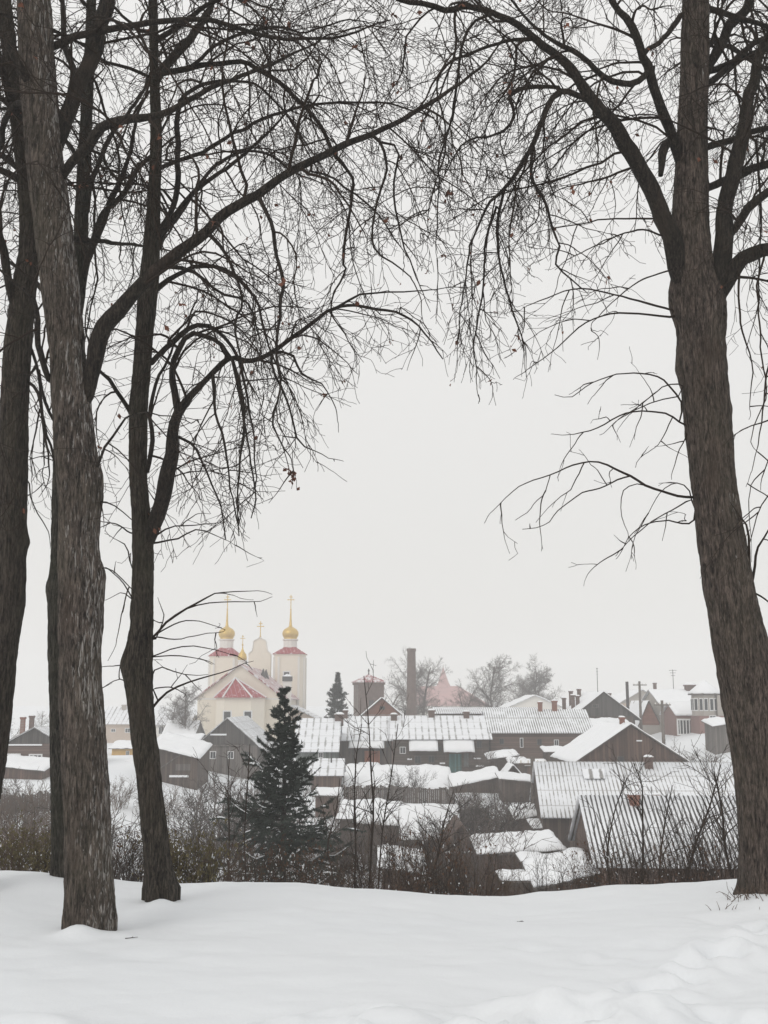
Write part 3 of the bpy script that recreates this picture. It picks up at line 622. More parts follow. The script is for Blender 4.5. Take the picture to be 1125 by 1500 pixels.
# ------------------------------------------------------------------ church
def cross(x, y, z, h, parent, nm='cross'):
    t = max(.07, h*.05); m = MB().box((x, y, z+h/2), (t, t, h)).box((x, y, z+h*.68), (h*.46, t*.8, t)).box((x, y, z+h*.86), (h*.22, t*.8, t))
    m.lathe([(.02, -.05), (.13, .06), (.13, .16), (.02, .28)], 10, (x, y, z))
    return m.build(nm, M['gold'], parent)
def church():
    Y0, Y1 = 140., 163.; A = at(351, 1023, Y0); g0 = gz(A.x, Y0)
    c = thing('church', 'cream church with red roofs and golden onion domes beyond the houses', 'church', (A.x, Y0, g0))
    k0, k1_ = mpp(1020, Y0), mpp(950, Y1)
    W2 = 61.5*k0; ze, za = zat(1021, Y0)-g0, zat(974, Y0)-g0; Ln = Y1-Y0+1.0
    MB().prism_y([(-W2, -.8), (W2, -.8), (W2, ze), (0, za-.05), (-W2, ze)], 0, Ln).build('nave_wall', M['cream'], c)
    s = (za-ze)/W2; rf = MB()
    for sx in (-1, 1):
        a, b, cc, d = (sx*(W2+.4), -.45, ze-s*.4), (sx*(W2+.4), Ln, ze-s*.4), (0, Ln, za), (0, -.45, za)
        if sx < 0: a, b, cc, d = b, a, d, cc
        rf.sheet(a, b, cc, d, .14)
    r = rf.build('nave_roof', M['redsnow'], c)
    dm = MB()
    for yy in (9.5, 13.0): dm.prism_y([(1.4, za-s*1.9), (2.3, za-s*2.2), (1.85, za-.15)], yy, yy+1.0)
    dm.build('dormer', M['iron'], r)
    for yy in (5, 10, 15):
        w = MB().box((W2+.03, yy, ze*.55), (.06, 1.3, 2.6)).build('window', M['wframe'], c); MB().box((W2+.065, yy, ze*.55), (.03, 1.0, 2.3)).build('pane', M['glass'], w)
    MB().box((0, -.03, ze-.22), (2*W2+.3, .10, .22)).build('cornice', M['white'], c)
    # apse with its pointed red roof
    ap = MB(); xa0, xa1 = at(313, 1023, Y0-4).x-A.x, at(384, 1023, Y0-4).x-A.x; xc, rr = (xa0+xa1)/2, (xa1-xa0)/2
    pts = [(xc-rr, -.01), (xc-rr, -2.0), (xc-rr*.55, -4.0), (xc+rr*.55, -4.0), (xc+rr, -2.0), (xc+rr, -.01)]
    ha = zat(1022, Y0-4)-g0; n = len(pts)
    ap.add([(x, y, -.8) for x, y in pts]+[(x, y, ha) for x, y in pts], [tuple(range(n)), tuple(range(n, 2*n))[::-1]]+[(i, i+n, (i+1) % n+n, (i+1) % n) for i in range(n)])
    apo = ap.build('apse', M['cream'], c)
    ex = 1.1; tip = (at(345, 992, Y0-.2).x-A.x, -.3, zat(993, Y0-.3)-g0)
    pv = [(xc+(x-xc)*ex, y*1.12-.02, ha+.01) for x, y in pts]+[tip]
    MB().add(pv, [(i+1, n, i)[::-1] for i in range(n-1)]+[(0, n, n-1), tuple(range(n))]).build('apse_roof', M['red'], apo)
    cr_ = MB()
    for i in range(1, 5): cr_.bar(Vector(pv[i])+Vector((0, 0, .05)), Vector(tip)+Vector((0, 0, .05)), .10)
    cr_.build('hip_ribs', M['wframe'], apo)
    wz = ha*.55
    for x in (-1.4, 1.4):
        w = MB().box((xc+x*.9, -4.02, wz), (1.1, .06, 2.4)).build('window', M['wframe'], apo); MB().box((xc+x*.9, -4.06, wz), (.8, .03, 2.1)).build('pane', M['glass'], w)
    # side chapel low roof on the right
    x0 = at(440, 1040, Y1-8).x-A.x; 
    MB().add([(W2+.02, 12, -.8), (x0+3.5, 12, -.8), (x0+3.5, 22, -.8), (W2+.02, 22, -.8), (W2+.02, 12, ze-1.2), (x0+3.5, 12, ze-3.4), (x0+3.5, 22, ze-3.4), (W2+.02, 22, ze-1.2)],
             [(3, 2, 1, 0), (4, 5, 6, 7), (0, 1, 5, 4), (1, 2, 6, 5), (2, 3, 7, 6), (3, 0, 4, 7)]).build('side_chapel', M['beige'], c)
    MB().sheet((x0+3.8, 11.7, ze-3.52), (x0+3.8, 22.3, ze-3.52), (W2+.03, 22.3, ze-1.12), (W2+.03, 11.7, ze-1.12), .15).build('chapel_roof', M['thin'], c)
    # the two towers
    for px, pyr0, pyd, roofm in ((328, 961, 948, 'red'), (423, 958, 947, 'red')):
        X = at(px, 960, Y1).x-A.x; yy = Y1-Y0+2.4; w = 44*k1_
        zr0 = zat(pyr0, Y1)-g0
        tw = MB(); q = w/2; b = w*.17
        oc = [(-q+b, -q), (q-b, -q), (q, -q+b), (q, q-b), (q-b, q), (-q+b, q), (-q, q-b), (-q, -q+b)]
        def ring(m, z0, z1, f0=1.0, f1=1.0):
            m.add([(X+x*f0, yy+y*f0, z0) for x, y in oc]+[(X+x*f1, yy+y*f1, z1) for x, y in oc], [tuple(reversed(range(8))), tuple(range(8, 16))]+[(i, (i+1) % 8, (i+1) % 8+8, i+8) for i in range(8)])
        ring(tw, -.8, zr0-.3); ring(tw, zr0-.3, zr0-.005, 1.0, 1.07)
        t = tw.build('tower', M['cream'], c)
        pl = MB()
        for x, y in oc: pl.box((X+x*1.005, yy+y*1.005, zr0/2), (.30, .30, zr0-.8))
        pl.build('pilasters', M['white'], t)
        rz_ = zat(pyd, Y1)-g0; rr_ = MB(); ring(rr_, zr0, zr0+.08, 1.12, 1.12); ring(rr_, zr0+.085, rz_, 1.10, .40); rr_.build('tower_roof', M[roofm], t)
        zd = zat(935, Y1)-g0; wd = 10.2*k1_
        MB().lathe([(wd, rz_-.25), (wd, zd-.25), (wd*1.18, zd-.15), (wd*1.18, zd)], 12, (X, yy, 0)).build('drum', M['white'], t)
        zs = zat(890, Y1)-g0; H = zat(912, Y1)-g0-zd; R_ = 12.2*k1_
        H = zat(917.5, Y1)-g0-zd; zs = zat(892, Y1)-g0
        prof = [(R_*.84, zd+.004), (R_*.84, zd+.06), (R_*.74, zd+.12), (R_*.86, zd+H*.16), (R_*.98, zd+H*.34), (R_, zd+H*.5), (R_*.94, zd+H*.68), (R_*.74, zd+H*.85), (R_*.46, zd+H*.97), (R_*.24, zd+H*1.05), (R_*.17, zd+H*1.2), (R_*.11, zd+(zs-zd)*.74), (.10, zs-.1), (.06, zs)]
        dm = MB().lathe(prof, 20, (X, yy, 0)).build('onion_dome', M['gold'], t, None, True)
        cross(X, yy, zs, zat(869, Y1)-g0-zs, dm)
        if px > 400:
            w_ = MB().box((X-.3, yy-q-.03, zr0-3.4), (1.1, .06, 1.8)).build('belfry_window', M['wframe'], t); MB().box((X-.3, yy-q-.07, zr0-3.4), (.75, .03, 1.5)).build('pane', M['glass'], w_)
    # baroque pediment between them
    cx = at(379, 960, Y1).x-A.x; zp = lambda py: zat(py, Y1)-g0; u = k1_
    half = [(16.5, 1000), (16.5, 958), (14.5, 955), (11.5, 953), (10.5, 948), (9.5, 942), (9.8, 940), (8.5, 937.5), (4, 935.5), (0, 932.5)]
    prof = [(cx-a*u, zp(b)) for a, b in half]; prof = [(cx+a*u, zp(b)) for a, b in half[:-1]] + [(cx, zp(932.5))] + [(cx-a*u, zp(b)) for a, b in reversed(half[:-1])]
    pd = MB().prism_y(prof, Y1-Y0+1.2, Y1-Y0+2.2).build('pediment', M['cream'], c)
    ed = MB()
    for p_, q_ in zip(prof[1:-2], prof[2:-1]): ed.bar((p_[0], Y1-Y0+1.15, p_[1]), (q_[0], Y1-Y0+1.15, q_[1]), .08)
    ed.build('pediment_moulding', M['white'], pd)
    cross(cx, Y1-Y0+1.7, zp(932.5), zp(909)-zp(932.5), pd)
    # ridge lantern with a small dome
    lx = at(355, 965, Y0+12).x-A.x; ly = 12; z = lambda py: zat(py, Y0+12)-g0; u = mpp(960, Y0+12)
    ln = MB().lathe([(6.2*u, za-1.2), (6.2*u, z(969)), (7.4*u, z(968.5)), (7.4*u, z(967))], 10, (lx, ly, 0)).build('lantern', M['white'], c)
    d_ = MB().lathe([(6.3*u, z(967)+.005), (6.6*u, z(963)), (5.6*u, z(958.5)), (3*u, z(955)), (1.2*u, z(951)), (.05, z(946))], 16, (lx, ly, 0)).build('onion_dome', M['gold'], ln, None, True)
    cross(lx, ly, z(946), z(930)-z(946), d_)
    # small dark bell turret by the eaves
    bx, by = at(421, 1000, Y0+6).x-A.x, 6.0; z = lambda py: zat(py, Y0+6)-g0
    bt = MB().box((bx, by, (z(1040)+z(998))/2), (1.0, 1.0, z(998)-z(1040))).build('turret', M['white'], c)
    MB().box((bx, by, (z(998)+z(991))/2+.003), (1.25, 1.25, z(991)-z(998))).build('turret_louvre', M['iron'], bt)
    MB().lathe([(.95, z(991)+.006), (.05, z(987))], 4, (bx, by, 0)).build('turret_cap', M['thin'], bt)
church()

# ------------------------------------------------------------------ tubes and branching
def frames(P):
    T = np.gradient(P, axis=1); T /= np.linalg.norm(T, axis=2, keepdims=True)+1e-9
    ref = np.where(np.abs(T[:, :1, 2:3]) > .8, np.array([1., 0, 0]), np.array([0, 0, 1.])); ref = np.broadcast_to(ref, T.shape)
    U = np.cross(T, ref); U /= np.linalg.norm(U, axis=2, keepdims=True)+1e-9
    return U, np.cross(T, U)
class Tubes:
    def __init__(s): s.g = {}
    def add(s, P, R, sides): s.g.setdefault((len(P), sides), []).append((P, R))
    def mesh(s, name, extra=None):
        Vs, Fs, Zs, base = [], [], [], 0
        for (n, k), lst in s.g.items():
            P = np.array([a for a, _ in lst]); R = np.array([b for _, b in lst]); U, Wd = frames(P)
            an = 2*np.pi*np.arange(k)/k
            V = P[:, :, None] + R[:, :, None, None]*(U[:, :, None]*np.cos(an)[None, None, :, None] + Wd[:, :, None]*np.sin(an)[None, None, :, None])
            m = len(lst); Iq = (np.arange(m*n*k).reshape(m, n, k)+base)
            a = Iq[:, :-1, :]; b = np.roll(a, -1, 2); c = np.roll(Iq[:, 1:, :], -1, 2); d = Iq[:, 1:, :]
            Vs.append(V.reshape(-1, 3)); Fs.append(np.stack([a, d, c, b], -1).reshape(-1)); Zs.append(np.full(m*(n-1)*k, 4)); base += m*n*k
        return raw_mesh(name, np.concatenate(Vs), np.concatenate(Fs), np.concatenate(Zs))
def catmull(P, n):
    P = np.asarray(P, float); Q = np.vstack([2*P[0]-P[1], P, 2*P[-1]-P[-2]])
    L = np.concatenate([[0], np.cumsum(np.linalg.norm(np.diff(P[:, :3], axis=0), axis=1))]); t = np.linspace(0, L[-1], n)
    i = np.clip(np.searchsorted(L, t, 'right')-1, 0, len(P)-2); u = ((t-L[i])/(L[i+1]-L[i]+1e-9))[:, None]
    a, b, c, d = Q[i], Q[i+1], Q[i+2], Q[i+3]
    return .5*(2*b + (c-a)*u + (2*a-5*b+4*c-d)*u*u + (3*b-a-3*c+d)*u**3)
def unit(v): return v/(np.linalg.norm(v)+1e-9)
def strand(p, d, L, n, droop, wig, rg):
    st = L/(n-1); out = [p]; d = unit(d); p = p.copy(); kick = 0
    for i in range(n-1):
        d = unit(d + np.array([0, 0, -droop*st]) + rg.normal(0, wig*math.sqrt(st)*(2.1 if rg.random() < .25 else .8), 3)); p = p + d*st; out.append(p)
    return np.array(out)
# the open sky under the arch of branches: how far each crown reaches
CLEAR = [(228, 880), (262, 812), (355, 805), (385, 735), (470, 690), (488, 610), (560, 552), (640, 535), (628, 452), (612, 410), (618, 345), (634, 440), (668, 545), (700, 575),
         (775, 540), (850, 500), (905, 455), (990, 470), (1003, 560), (1050, 960), (1060, 1040), (150, 1040), (150, 900)]
_gx, _gy = np.meshgrid(np.arange(0, 1125, 5)+2.5, np.arange(0, 1300, 5)+2.5)
CM = np.zeros(_gx.shape, bool)
for i in range(len(CLEAR)):
    (xa, ya), (xb, yb) = CLEAR[i], CLEAR[(i+1) % len(CLEAR)]
    cnd = ((ya > _gy) != (yb > _gy)); xx = (xb-xa)*(_gy-ya)/((yb-ya) if yb != ya else 1e-9)+xa; CM ^= cnd & (_gx < xx)
def in_clear(px, py):
    i = (px/5).astype(int); j = (py/5).astype(int); ok = (i >= 0) & (i < CM.shape[1]) & (j >= 0) & (j < CM.shape[0])
    r = np.zeros(px.shape, bool); r[ok] = CM[j[ok], i[ok]]; r |= (py > 1030); return r
class Tree:
    def __init__(s, seed): s.t = Tubes(); s.big = Tubes(); s.rg = np.random.default_rng(seed); s.tips = []; s.axes = []; s.nl = [0, 0, 0, 0]; s.droop = 1.0; s.dens = 1.0
    def ok(s, P, free):
        px, py = project(P); jx, jy = s.rg.normal(0, 20, 2); c = in_clear(px+jx, py+jy) if not free else (py > 1060)
        if c.any():
            k = int(np.argmax(c)); k = max(0, k)
            return k
        return len(P)
    def far(s, p):
        px, py = project(p[None]); return px[0] < -330 or px[0] > 1450 or py[0] < -420
    def grow(s, P, R, lvl, free=False, t0=.12, t1=1.0, lenf=1.0):
        rg = s.rg
        n = len(P); seg = np.linalg.norm(np.diff(P, axis=0), axis=1); Ltot = seg.sum(); cum = np.concatenate([[0], np.cumsum(seg)])/Ltot
        spc = (.26, .125, .115)[lvl-1]/s.dens; m = int(Ltot*(t1-t0)/spc + rg.random())
        for k in range(m):
            t = t0+(t1-t0)*((k+rg.random())/max(m, 1)); i = min(int(np.searchsorted(cum, t))-1, n-2); i = max(i, 0)
            u = (t-cum[i])/(cum[i+1]-cum[i]+1e-9); p = P[i]*(1-u)+P[i+1]*u; r = R[i]*(1-u)+R[i+1]*u; tan = unit(P[i+1]-P[i])
            if s.far(p): continue
            side = unit(np.cross(tan, rg.normal(0, 1, 3))); ang = math.radians(rg.uniform(*((30, 72), (22, 52), (25, 60))[lvl-1]))
            d = tan*math.cos(ang)+side*math.sin(ang); d[2] += ((.35 if rg.random() < .45 else -.45), -.08, -.15)[lvl-1]
            if lvl == 1: L = rg.uniform(.6, 2.6)*lenf*(1.1-.45*t); N, sd_, r0 = 14, 4, min(max(r*.5, .0056), .0145); dr = s.droop*rg.uniform(.3, 1.25); wg = .42
            elif lvl == 2: L = rg.uniform(.25, 1.1)*(1.1-.5*t)*lenf; N, sd_, r0 = 9, 3, min(max(r*.6, .0033), .0065); dr = s.droop*rg.uniform(.1, 1.1); wg = .62
            else: L = rg.uniform(.06, .28)*min(1, lenf*1.2); N, sd_, r0 = 5, 3, .0029; dr = s.droop*rg.uniform(0, .9); wg = 1.0
            Q = strand(p, d, L, N, dr, wg, rg); kk = s.ok(Q, free)
            if kk < 2: continue
            Q = Q[:kk]; q_ = np.linspace(0, 1, len(Q)); RR = np.maximum(r0*(1-q_*.72), .0022)
            s.t.add(Q, RR, sd_); s.nl[lvl] += 1
            if lvl < 3: s.grow(Q, RR, lvl+1, free, .12, 1.0, lenf if lvl == 1 else 1.0)
            elif not free and rg.random() < .02: s.tips.append(Q[-1])
            if lvl == 2 and not free and rg.random() < .03: s.tips.append(Q[-1])
    def limb(s, pts, Y, dy=0.0, kids=True, free=False, n=None, t0=.1, wob=.03, lenf=1.0, yb=None, sides=9):
        """pts: (px, py, width px); Y depth at the start, drifting by dy metres along the limb"""
        pts = [(a, b, c*(.8 if free else 1)) for a, b, c in pts]; L = np.concatenate([[0], np.cumsum([math.hypot(b[0]-a[0], b[1]-a[1]) for a, b in zip(pts, pts[1:])])])
        Q = []; pre = None
        if s.axes:                                           # grow out of the nearest stem already there
            A = np.concatenate([a for a, _ in s.axes]); AR = np.concatenate([r for _, r in s.axes]); ax, ay = project(A)
            dd = np.hypot(ax-pts[0][0], (ay-pts[0][1]-6)*.7) + 14*np.abs(A[:, 1]-Y); i = int(np.argmin(dd))
            if dd[i] < 75: Y = float(A[i, 1]); pre = (A[i, 0], A[i, 1], A[i, 2], min(AR[i]*.8, pts[0][2]*.62*mpp(pts[0][1], Y)))
        if pre: Q.append(pre)
        for (px, py, w), l in zip(pts, L):
            yy = Y+dy*(l/L[-1]) if L[-1] else Y
            v = at(px, py, yy)
            if len(Q) == 1 and pre and (v-Vector(pre[:3])).length < .03: continue
            Q.append((v.x, v.y, v.z, w/2*mpp(py, yy)))
        Q = np.array(Q); ln = np.linalg.norm(np.diff(Q[:, :3], axis=0), axis=1).sum(); n = n or max(6, int(ln/.09))
        G = catmull(Q, n); P, R = G[:, :3], np.maximum(G[:, 3], .002)
        ph = s.rg.uniform(0, 50); tt = np.linspace(0, ln, n)
        P = P + wob*np.stack([fbm(tt*2.6, tt*0+ph, 0, 3), fbm(tt*2.6, tt*0+ph+9, 0, 3), fbm(tt*2.6, tt*0+ph+19, 0, 3)], -1)*np.minimum(tt*3, 1)[:, None]
        R = R*(1+.10*fbm(tt*5, tt*0+ph+4, 0, 3)); s.axes.append((P, R))
        if kids and R[-1] > .0026:                           # run the tip out to a twig
            e = strand(P[-1], P[-1]-P[-2], s.rg.uniform(.35, .8)*lenf*(.4 if free else 1)+.08, 9, s.droop*.5, .5, s.rg); e = e[:max(1, s.ok(e, free))]
            if len(e) > 2: P = np.vstack([P, e[1:]]); R = np.concatenate([R, np.linspace(R[-1], .0022, len(e))[1:]])
        (s.big if sides >= 9 else s.t).add(P, R, sides)
        if kids:
            d0 = s.dens; s.dens = d0*(.36 if free else 1); s.grow(P, R, 1, free, t0, 1.0, lenf); s.dens = d0
        return P, R
    def wild(s, P, R, cnt, t0, t1, up=.7, L=(2.2, 4.2), lenf=1.0, azim=None):
        """further limbs leaving the stem all round"""
        rg = s.rg
        for k in range(cnt):
            i = int((t0+(t1-t0)*(k+rg.random())/cnt)*(len(P)-1)); i = min(i, len(P)-2)
            a = rg.uniform(0, 2*np.pi) if azim is None else rg.uniform(*azim)
            d = np.array([math.cos(a), math.sin(a), rg.uniform(.3, 1.1)*up]); LL = rg.uniform(*L); r0 = min(R[i]*.40, .036)
            Q = strand(P[i], d, LL, 26, s.droop*.28, .28, rg); kk = s.ok(Q, False)
            if kk < 5: continue
            Q = Q[:kk]; RR = np.linspace(r0, max(.006, r0*(1-kk/26*.85)), len(Q))
            s.big.add(Q, RR, 7); s.grow(Q, RR, 1, False, .12, 1.0, lenf)
def leaf_mesh(name, tips, rg, size, per=(1, 4), spread=.05):
    V, Fc = [], []
    for t in tips:
        for _ in range(rg.integers(*per)):
            p = np.asarray(t)+rg.normal(0, spread, 3); a = unit(rg.normal(0, 1, 3)+np.array([0, 0, -1.0])); b = unit(np.cross(a, rg.normal(0, 1, 3))); c = np.cross(a, b)
            l = size*rg.uniform(.6, 1.4); w = l*.34; i = len(V)
            V += [p, p+a*l*.45+b*w+c*w*.4, p+a*l+c*w*.2, p+a*l*.45-b*w+c*w*.4, p+a*l*.5]
            Fc += [(i, i+1, i+4), (i+1, i+2, i+4), (i+2, i+3, i+4), (i+3, i, i+4)]
    return raw_mesh(name, np.array(V), [x for f in Fc for x in f], [3]*len(Fc), False)
def trunk_mesh(name, pts, Y, dy=0.0, flare=.30, seed=1, sides=96, extra_lumps=()):
    """bark skin: pts (px, py, width px) from the foot upwards"""
    Q = []
    L = np.concatenate([[0], np.cumsum([abs(b[1]-a[1]) for a, b in zip(pts, pts[1:])])])
    for (px, py, w), l in zip(pts, L):
        yy = Y+dy*l/L[-1]; v = at(px, py, yy); Q.append((v.x, v.y, v.z, w/2*mpp(py, yy)))
    Q = np.array(Q); Q[:, 1] += 0
    ln = np.linalg.norm(np.diff(Q[:, :3], axis=0), axis=1).sum(); n = int(ln/.025); G = catmull(Q, n); P, R = G[:, :3], G[:, 3]
    t = np.linspace(0, ln, n); a = 2*np.pi*np.arange(sides)/sides; A, T = np.meshgrid(a, t)
    cx_, cy_ = np.cos(A), np.sin(A)
    R2 = R[:, None]*(1 + .055*fbm(cx_*1.3+seed, cy_*1.3, T*.9, 3) + .05*np.abs(fbm(cx_*6+seed*3, cy_*6, T*1.5, 3)) - .02)
    lob = 1+flare*(np.exp(-T/.30)*.5+np.exp(-T/.10)*.6)*(.7+.35*np.cos(A*5+seed)+.25*np.cos(A*8+2*seed)); R2 = R2*lob
    rid = np.abs(fbm(cx_*5.5+seed+.3*np.sin(T*3), cy_*5.5, T*1.9+seed, 4))                                  # fissures between bark plates
    R2 = R2 + (.11*R[:, None])*(np.minimum(rid, .55)-.3) + .006*fbm(cx_*12+seed, cy_*12, T*11, 3)
    for (tz, ang, hh, sg) in extra_lumps:                    # knots and burls
        R2 = R2 + hh*np.exp(-((T-tz)/sg)**2)*np.exp(-((np.angle(np.exp(1j*(A-ang))))/.55)**2)
    V = np.stack([P[:, 0:1]+R2*cx_, P[:, 1:2]+R2*cy_, P[:, 2:3]+0*R2], -1)
    V = np.concatenate([V[:1]-np.array([0, 0, .5]), V]); n += 1
    I = np.arange(n*sides).reshape(n, sides); q = np.stack([I[:-1], np.roll(I[:-1], -1, 1), np.roll(I[1:], -1, 1), I[1:]], -1).reshape(-1)
    me = raw_mesh(name, V.reshape(-1, 3), q, np.full(len(q)//4, 4)); return me, P, R
def plant(name, label, cat, tree, trunk, foot, bark_m, twig_m='twig', group=None, leaves=.045, lm='leaf'):
    me, P, R = trunk; g0 = Vector((float(P[0, 0]), float(P[0, 1]), float(P[0, 2])))
    root = thing(name, label, cat, g0, 0, group)
    link('trunk', me, M[bark_m] if isinstance(bark_m, str) else bark_m, root, -g0)
    link('limbs', tree.big.mesh('limbs'), M['limb'], root, -g0)
    link('twigs', tree.t.mesh('twigs'), M[twig_m], root, -g0); print('TREE', tree.nl)
    if tree.tips and leaves: link('dry_leaves', leaf_mesh('dry_leaves', tree.tips, tree.rg, leaves, (1, 3), .012), M[lm], root, -g0)
    return root
LG = 'big linden trees framing the view'
M['barkC'] = bark('bark_streaked', (.078, .063, .053), .13, .3, .26); M['barkD'] = bark('bark_mossy', (.046, .038, .030), .0, .5, .1)
M['barkE'] = bark('bark_grey_brown', (.078, .061, .051), .045, .3, .26); M['barkA'] = bark('bark_dark', (.046, .037, .030), .0, .4, .1); M['barkB'] = bark('bark_green_grey', (.050, .045, .037), -.05, .5, .05)

# --- main left trunk (C)
tC = [(131, 1346, 70), (130, 1300, 68), (129, 1250, 66), (126, 1150, 66), (120, 1050, 63), (117, 960, 60), (119, 890, 64), (115, 800, 58), (117, 735, 61), (112, 680, 60), (105, 600, 55), (99, 520, 50), (92, 450, 54), (84, 380, 54), (74, 300, 56), (62, 200, 53), (54, 100, 50), (50, 0, 46), (46, -120, 40), (40, -300, 30), (36, -480, 16)]
mC = trunk_mesh('trunk', tC, 8.45, 0, .13, 1, 96, ((2.55, 0.0, .035, .12), (3.35, .1, .03, .15), (1.4, -.4, .015, .2)))
T = Tree(11); T.axes.append(mC[1:]); T.droop = .95; T.dens = .92
mainC = T.limb([(122, 590, 20), (132, 545, 24), (147, 488, 25), (180, 448, 23), (225, 400, 21), (293, 343, 17), (330, 308, 15), (429, 250, 12), (488, 220, 10), (540, 200, 8.5), (593, 174, 7.5), (642, 141, 6), (700, 100, 4), (735, 60, 2.5)], 8.4, -.5, lenf=.9, t0=.2)
T.limb([(76, 215, 26), (92, 180, 25), (120, 105, 24), (160, 0, 22), (190, -80, 18), (230, -220, 10)], 8.4, .8, lenf=1.1)
T.limb([(88, 265, 16), (100, 250, 15), (129, 223, 14), (147, 190, 14), (182, 176, 13), (217, 173, 11), (262, 160, 9), (330, 117, 7), (400, 100, 5), (450, 70, 3)], 8.35, -1.0)
T.limb([(60, 150, 14), (30, 100, 13), (0, 55, 11), (-60, 20, 8), (-130, 10, 5)], 8.4, -.6)
T.limb([(60, 240, 12), (35, 190, 11), (8, 150, 9), (-50, 120, 6)], 8.5, 1.0)
T.limb([(75, 560, 10), (62, 520, 9), (52, 470, 8), (40, 430, 6), (10, 400, 4)], 8.4, -.8)
T.limb([(140, 690, 4), (158, 650, 4), (176, 625, 3.5), (190, 610, 3), (215, 605, 2)], 8.3, -.5, lenf=.7)
T.limb([(372, 285, 6), (385, 302, 6.5), (399, 329, 6), (406, 388, 5.5), (412, 440, 5), (415, 466, 4.5), (409, 512, 4), (412, 558, 3.5), (398, 614, 3), (412, 653, 2)], 8.15, -.3, lenf=.5, t0=.05)
T.limb([(545, 199, 4), (557, 210, 4.5), (567, 247, 4), (557, 290, 3.5), (547, 355, 3), (575, 388, 2.5), (600, 410, 2)], 7.95, -.2, lenf=.42, t0=.05)
T.limb([(560, 205, 4), (583, 217, 3.5), (580, 260, 3), (578, 303, 3), (591, 355, 2.5), (610, 400, 2)], 7.95, .3, lenf=.42)
T.limb([(455, 250, 4), (485, 262, 3.5), (510, 285, 3), (545, 310, 2.5), (575, 345, 2)], 8.0, .3, lenf=.5)
T.limb([(300, 338, 6), (330, 370, 5), (350, 420, 4), (345, 480, 3.5), (362, 540, 2.5)], 8.2, -.4, lenf=.5)
T.limb([(240, 390, 7), (290, 395, 5), (330, 430, 4), (365, 450, 3), (380, 500, 2)], 8.3, .4, lenf=.55)
T.limb([(145, 735, 3), (165, 738, 2.5), (185, 750, 2), (200, 770, 1.6)], 8.4, -.3, True, True, lenf=.3)
T.limb([(148, 830, 2.5), (165, 835, 2), (185, 850, 2), (200, 870, 1.5)], 8.4, -.3, True, True, lenf=.3)
T.wild(mC[1], mC[2], 6, .55, .98, .8, (2.0, 3.8))
plant('linden_tree', 'thick linden trunk with white streaked bark, nearest on the left', 'tree', T, mC, None, 'barkC', group=LG)
print('C', T.nl)

# --- slim trunk behind it (B)
tB = [(87, 1288, 22), (87, 1250, 22), (87, 1150, 25), (86, 1050, 26), (84, 950, 27), (84, 880, 27), (87, 820, 25), (90, 700, 25), (96, 580, 24), (106, 480, 23), (116, 400, 22), (120, 300, 19), (126, 180, 17), (132, 60, 14), (136, -80, 11), (140, -240, 6)]
mB = trunk_mesh('trunk', tB, 10.4, .4, .28, 2, 96, ((2.7, 3.2, .03, .12),))
T = Tree(22); T.axes.append(mB[1:]); T.droop = .7; T.dens = .6
T.limb([(116, 440, 12), (128, 380, 11), (150, 320, 9), (185, 275, 7), (220, 225, 5), (250, 170, 3)], 10.7, .8)
T.limb([(118, 420, 10), (140, 350, 9), (165, 290, 8), (190, 230, 6), (205, 150, 4)], 10.7, -.6)
T.limb([(120, 330, 10), (140, 260, 8), (165, 200, 7), (200, 140, 5), (240, 60, 3)], 10.7, 1.0)
T.limb([(108, 500, 9), (80, 450, 8), (40, 400, 6), (0, 370, 4)], 10.7, .6)
T.limb([(92, 640, 5), (68, 590, 4.5), (55, 540, 4), (40, 560, 3), (30, 620, 2)], 10.6, -.3, lenf=.6)
T.limb([(88, 690, 4), (70, 640, 3.5), (58, 600, 3), (50, 650, 2)], 10.6, -.3, lenf=.6)
T.wild(mB[1], mB[2], 5, .6, .97, .9, (1.6, 3.0))
plant('linden_tree', 'slim green-grey linden trunk tucked behind the thickest left trunk', 'tree', T, mB, None, 'barkB', group=LG)
print('B', T.nl)

# --- left edge trunk (A)
tA = [(-46, 1290, 48), (-38, 1240, 45), (-20, 1150, 44), (-6, 1050, 43), (4, 950, 42), (14, 880, 43), (17, 800, 41), (19, 700, 40), (21, 600, 40), (27, 500, 38), (36, 420, 34), (45, 350, 31), (38, 250, 27), (24, 150, 24), (10, 40, 20), (0, -100, 15), (-8, -260, 8)]
mA = trunk_mesh('trunk', tA, 9.6, -.1, .25, 3, 96, ((2.9, 0.1, .03, .08),))
T = Tree(33); T.axes.append(mA[1:]); T.droop = .9; T.dens = .65
T.limb([(26, 470, 12), (10, 380, 12), (-20, 300, 10), (-70, 230, 7), (-130, 200, 4)], 9.5, -.6)
T.limb([(44, 360, 14), (60, 290, 13), (95, 200, 11), (105, 120, 10), (92, 40, 8), (85, -60, 6)], 9.7, .9)
T.limb([(40, 260, 10), (10, 230, 9), (-30, 225, 7), (-90, 260, 4)], 9.5, .6)
T.limb([(45, 560, 5), (58, 600, 4.5), (66, 650, 3.5), (72, 690, 2)], 9.4, -.3, lenf=.45)
T.limb([(40, 500, 5), (55, 560, 4), (64, 620, 3), (68, 680, 2)], 9.4, .3, lenf=.45)
T.limb([(39, 700, 3), (50, 730, 2.5), (60, 755, 2), (72, 780, 1.6)], 9.5, -.2, True, True, lenf=.35)
T.wild(mA[1], mA[2], 6, .5, .97, .8, (1.8, 3.4))
plant('linden_tree', 'dark linden trunk cut off by the left edge of view', 'tree', T, mA, None, 'barkA', group=LG)
print('A', T.nl)

